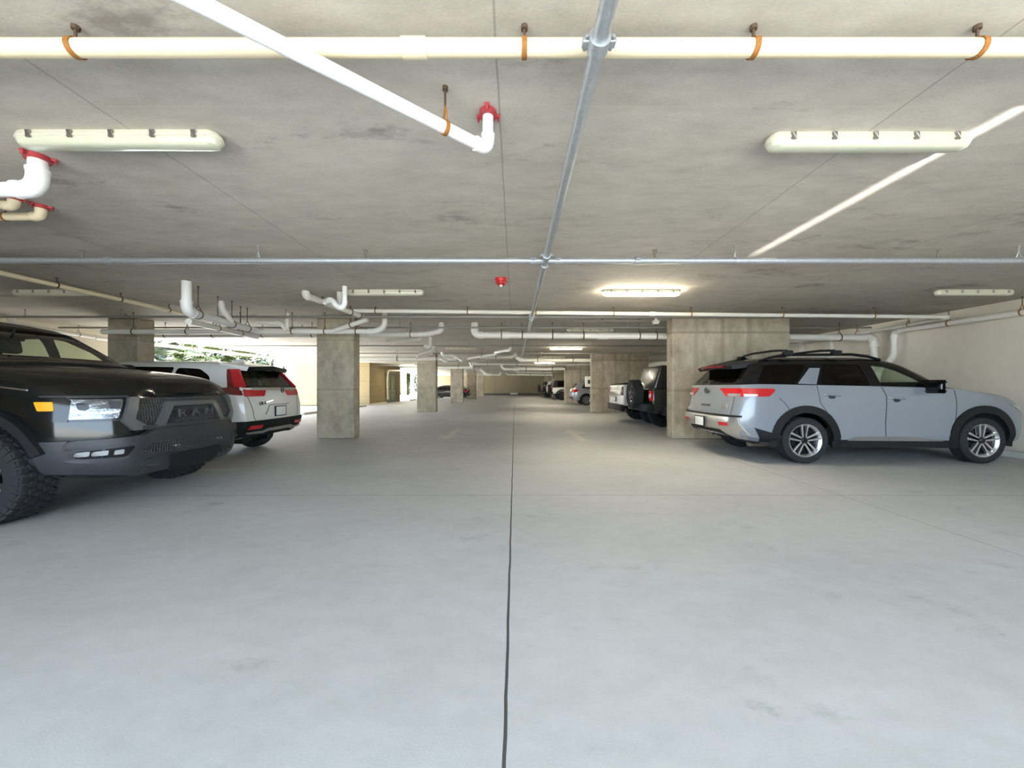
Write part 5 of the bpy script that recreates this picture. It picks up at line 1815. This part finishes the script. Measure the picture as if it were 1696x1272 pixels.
# ---------------------------------------------------------------- outside
PINK = concrete('far_stucco', srgb(214, 190, 168), srgb(224, 202, 182), (1, 1, 1), .4, .9, blot=.8)
b = empty('far_building', (-36, 46, 0))
tag(b, 'pale pinkish building outside past the palms', 'building')
q = MB()
q.box(-14, 5.8, 0, 8, 0, 9)
q.build('building_wall', PINK, b)
for k in range(3):
    q = MB()
    q.box(1.5 - k * 4, 3.0 - k * 4, -.06, .02, 2.6, 4.4, .02)
    f = q.build('building_window', WHITE_METAL, b)
    q = MB()
    q.box(1.62 - k * 4, 2.88 - k * 4, -.07, -.05, 2.72, 4.28)
    q.build('window_pane', GLOSS_BLACK, f)
b = empty('neighbour_building', (-24, 60, 0))
tag(b, 'bright cream building outside beyond the left opening', 'building')
q = MB()
q.box(-8, 6, 0, 6, 0, 9)
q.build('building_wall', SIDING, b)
for k in range(3):
    q = MB()
    q.box(-4 + k * 3.4, -2.6 + k * 3.4, -.06, .02, .2, 2.4, .02)
    q.build('building_door', WHITE_METAL, b)
WHITE_POST = M('white_post_paint', srgb(240, 236, 226), .6, var=.02)
for x, y, r, lab in ((-15.65, 25.0, .24, 'left white round post outside by the cream lobby wall'), (-14.9, 25.0, .20, 'right white round post outside by the cream lobby wall'),
                     (-12.9, 44.0, .28, 'left white post in the bright opening past the glass door'), (-12.6, 46.5, .22, 'right white post in the bright opening past the glass door')):
    q = MB()
    q.tube([(0, 0, 0), (0, 0, 5.5 if y < 40 else CEIL + .05)], r, 20)
    q.box(-r - .06, r + .06, -r - .06, r + .06, 0, .25, .02)
    o = q.build('post', WHITE_POST, loc=(x, y, -.05))
    tag(o, lab, 'post')

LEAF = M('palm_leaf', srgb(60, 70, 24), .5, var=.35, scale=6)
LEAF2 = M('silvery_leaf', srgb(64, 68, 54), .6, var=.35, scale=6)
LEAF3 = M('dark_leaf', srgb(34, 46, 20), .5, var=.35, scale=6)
TRUNK = M('palm_trunk', srgb(120, 98, 74), .9, var=.3, scale=12, bump=.4, bscale=20)


def palm(x, y, h, R_, mat, label, nf=26):
    root = empty('palm_tree', (x, y, -.05))
    tag(root, label, 'tree', 'palms outside the left opening')
    q = MB()
    q.tube([(0, 0, 0), (.05, 0, h * .5), (.02, .04, h)], .14, 12, radii=[.2, .15, .13])
    q.build('trunk', TRUNK, root)
    q = MB()
    for i in range(nf):
        az = RNG.uniform(0, 2 * PI)
        el = RNG.uniform(-.5, 1.25)
        d = V((math.cos(az) * math.cos(el), math.sin(az) * math.cos(el), math.sin(el)))
        side = d.cross(V((0, 0, 1))).normalized()
        up = side.cross(d).normalized()
        c = V((0, 0, h)) + d * R_ * RNG.uniform(.45, .6)
        q.tube([V((0, 0, h)), c], .012, 5)
        for k in range(17):       # fan of pointed blades
            t = -1.35 + 2.7 * k / 16
            e = (d * math.cos(t) + side * math.sin(t)).normalized()
            w = (side * math.cos(t) - d * math.sin(t)) * R_ * .035
            L = R_ * .55 * RNG.uniform(.85, 1.05)
            m1 = c + e * L * .55 + up * .03
            tip = c + e * L - V((0, 0, L * .22))
            n0 = len(q.v)
            q.add([c, m1 - w, tip, m1 + w, m1 + up * .02], [(0, 1, 4), (1, 2, 4), (2, 3, 4), (3, 0, 4)])
    q.build('fronds', mat, root, fix=False)
    return root


def bush(x, y, R_, mat, label):
    q = MB()
    for i in range(2600):
        a, e = RNG.uniform(0, 2 * PI), RNG.uniform(-.1, 1.5)
        rr = R_ * RNG.uniform(.6, 1.05)
        c = V((math.cos(a) * math.cos(e) * rr * 1.3, math.sin(a) * math.cos(e) * rr, math.sin(e) * rr * 1.5))
        d = V((RNG.uniform(-1, 1), RNG.uniform(-1, 1), RNG.uniform(-.3, 1))).normalized()
        s = d.cross(V((0, 0, 1))).normalized() * .10
        L = RNG.uniform(.3, .6)
        q.add([c, c + d * L * .5 + s, c + d * L, c + d * L * .5 - s], [(0, 1, 2, 3)])
    stem = MB()
    stem.tube([(0, 0, 0), (0, 0, R_)], .12, 8)
    root = empty('shrub', (x, y, -.05))
    tag(root, label, 'shrub', 'shrubs outside the left opening')
    q.build('foliage', mat, root, fix=False)
    stem.build('stem', TRUNK, root)


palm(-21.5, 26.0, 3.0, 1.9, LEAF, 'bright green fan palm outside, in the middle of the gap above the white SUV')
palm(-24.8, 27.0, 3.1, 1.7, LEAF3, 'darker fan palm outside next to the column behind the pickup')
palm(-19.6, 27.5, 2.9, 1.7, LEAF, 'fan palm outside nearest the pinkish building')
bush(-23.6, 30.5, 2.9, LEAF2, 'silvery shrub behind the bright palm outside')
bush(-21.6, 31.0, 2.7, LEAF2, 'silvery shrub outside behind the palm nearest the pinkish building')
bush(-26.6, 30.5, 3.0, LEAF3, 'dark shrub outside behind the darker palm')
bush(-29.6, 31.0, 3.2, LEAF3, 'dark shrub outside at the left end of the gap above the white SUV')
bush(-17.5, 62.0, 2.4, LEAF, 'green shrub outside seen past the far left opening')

# ---------------------------------------------------------------- light and camera
w = bpy.data.worlds.new('sky')
scene.world = w
nt = nodes(w)
bg = nd(nt, 'ShaderNodeBackground')
bg.inputs[0].default_value = (.62, .80, 1.0, 1)
bg.inputs[1].default_value = 1.8
out = nd(nt, 'ShaderNodeOutputWorld')
lk(nt, bg.outputs[0], out.inputs[0])


def lamp(name, kind, loc, energy, color, rot=None, aim=None, **kw):
    L = bpy.data.lights.new(name, kind)
    L.energy = energy
    L.color = color
    for k, v in kw.items():
        setattr(L, k, v)
    o = bpy.data.objects.new(name, L)
    COL.objects.link(o)
    o.location = loc
    if aim is not None:
        o.rotation_euler = Vector(aim).to_track_quat('-Z', 'Y').to_euler()
    return o


lamp('sun', 'SUN', (-20, -20, 30), 9.0, (1.0, .94, .84), aim=(.60, -.10, -.78), angle=.01)

lamp('glint_lamp', 'AREA', (3.08, -2.9, 1.20), .28, (1, 1, 1), aim=(-.008, 6.3, 1.78), shape='RECTANGLE', size=.035, size_y=.78, spread=math.radians(1.5))  # added narrow lamp, stands in for reflected sun streaking the ceiling

cam = bpy.data.cameras.new('camera')
cam.sensor_width = 36.0
cam.lens = F_PX / 1696 * 36.0
cam.shift_x = -(CX - 848) / 1696
cam.shift_y = (CY - 636) / 1696
cam.clip_start = .05
cam.clip_end = 400
co = bpy.data.objects.new('camera', cam)
COL.objects.link(co)
co.location = (0, 0, CAM_Z)
co.rotation_euler = (PI / 2, 0, 0)
scene.camera = co
scene.view_settings.view_transform = 'Standard'
scene.view_settings.look = 'None'
scene.view_settings.gamma = 1.0
scene.view_settings.exposure = 2.58
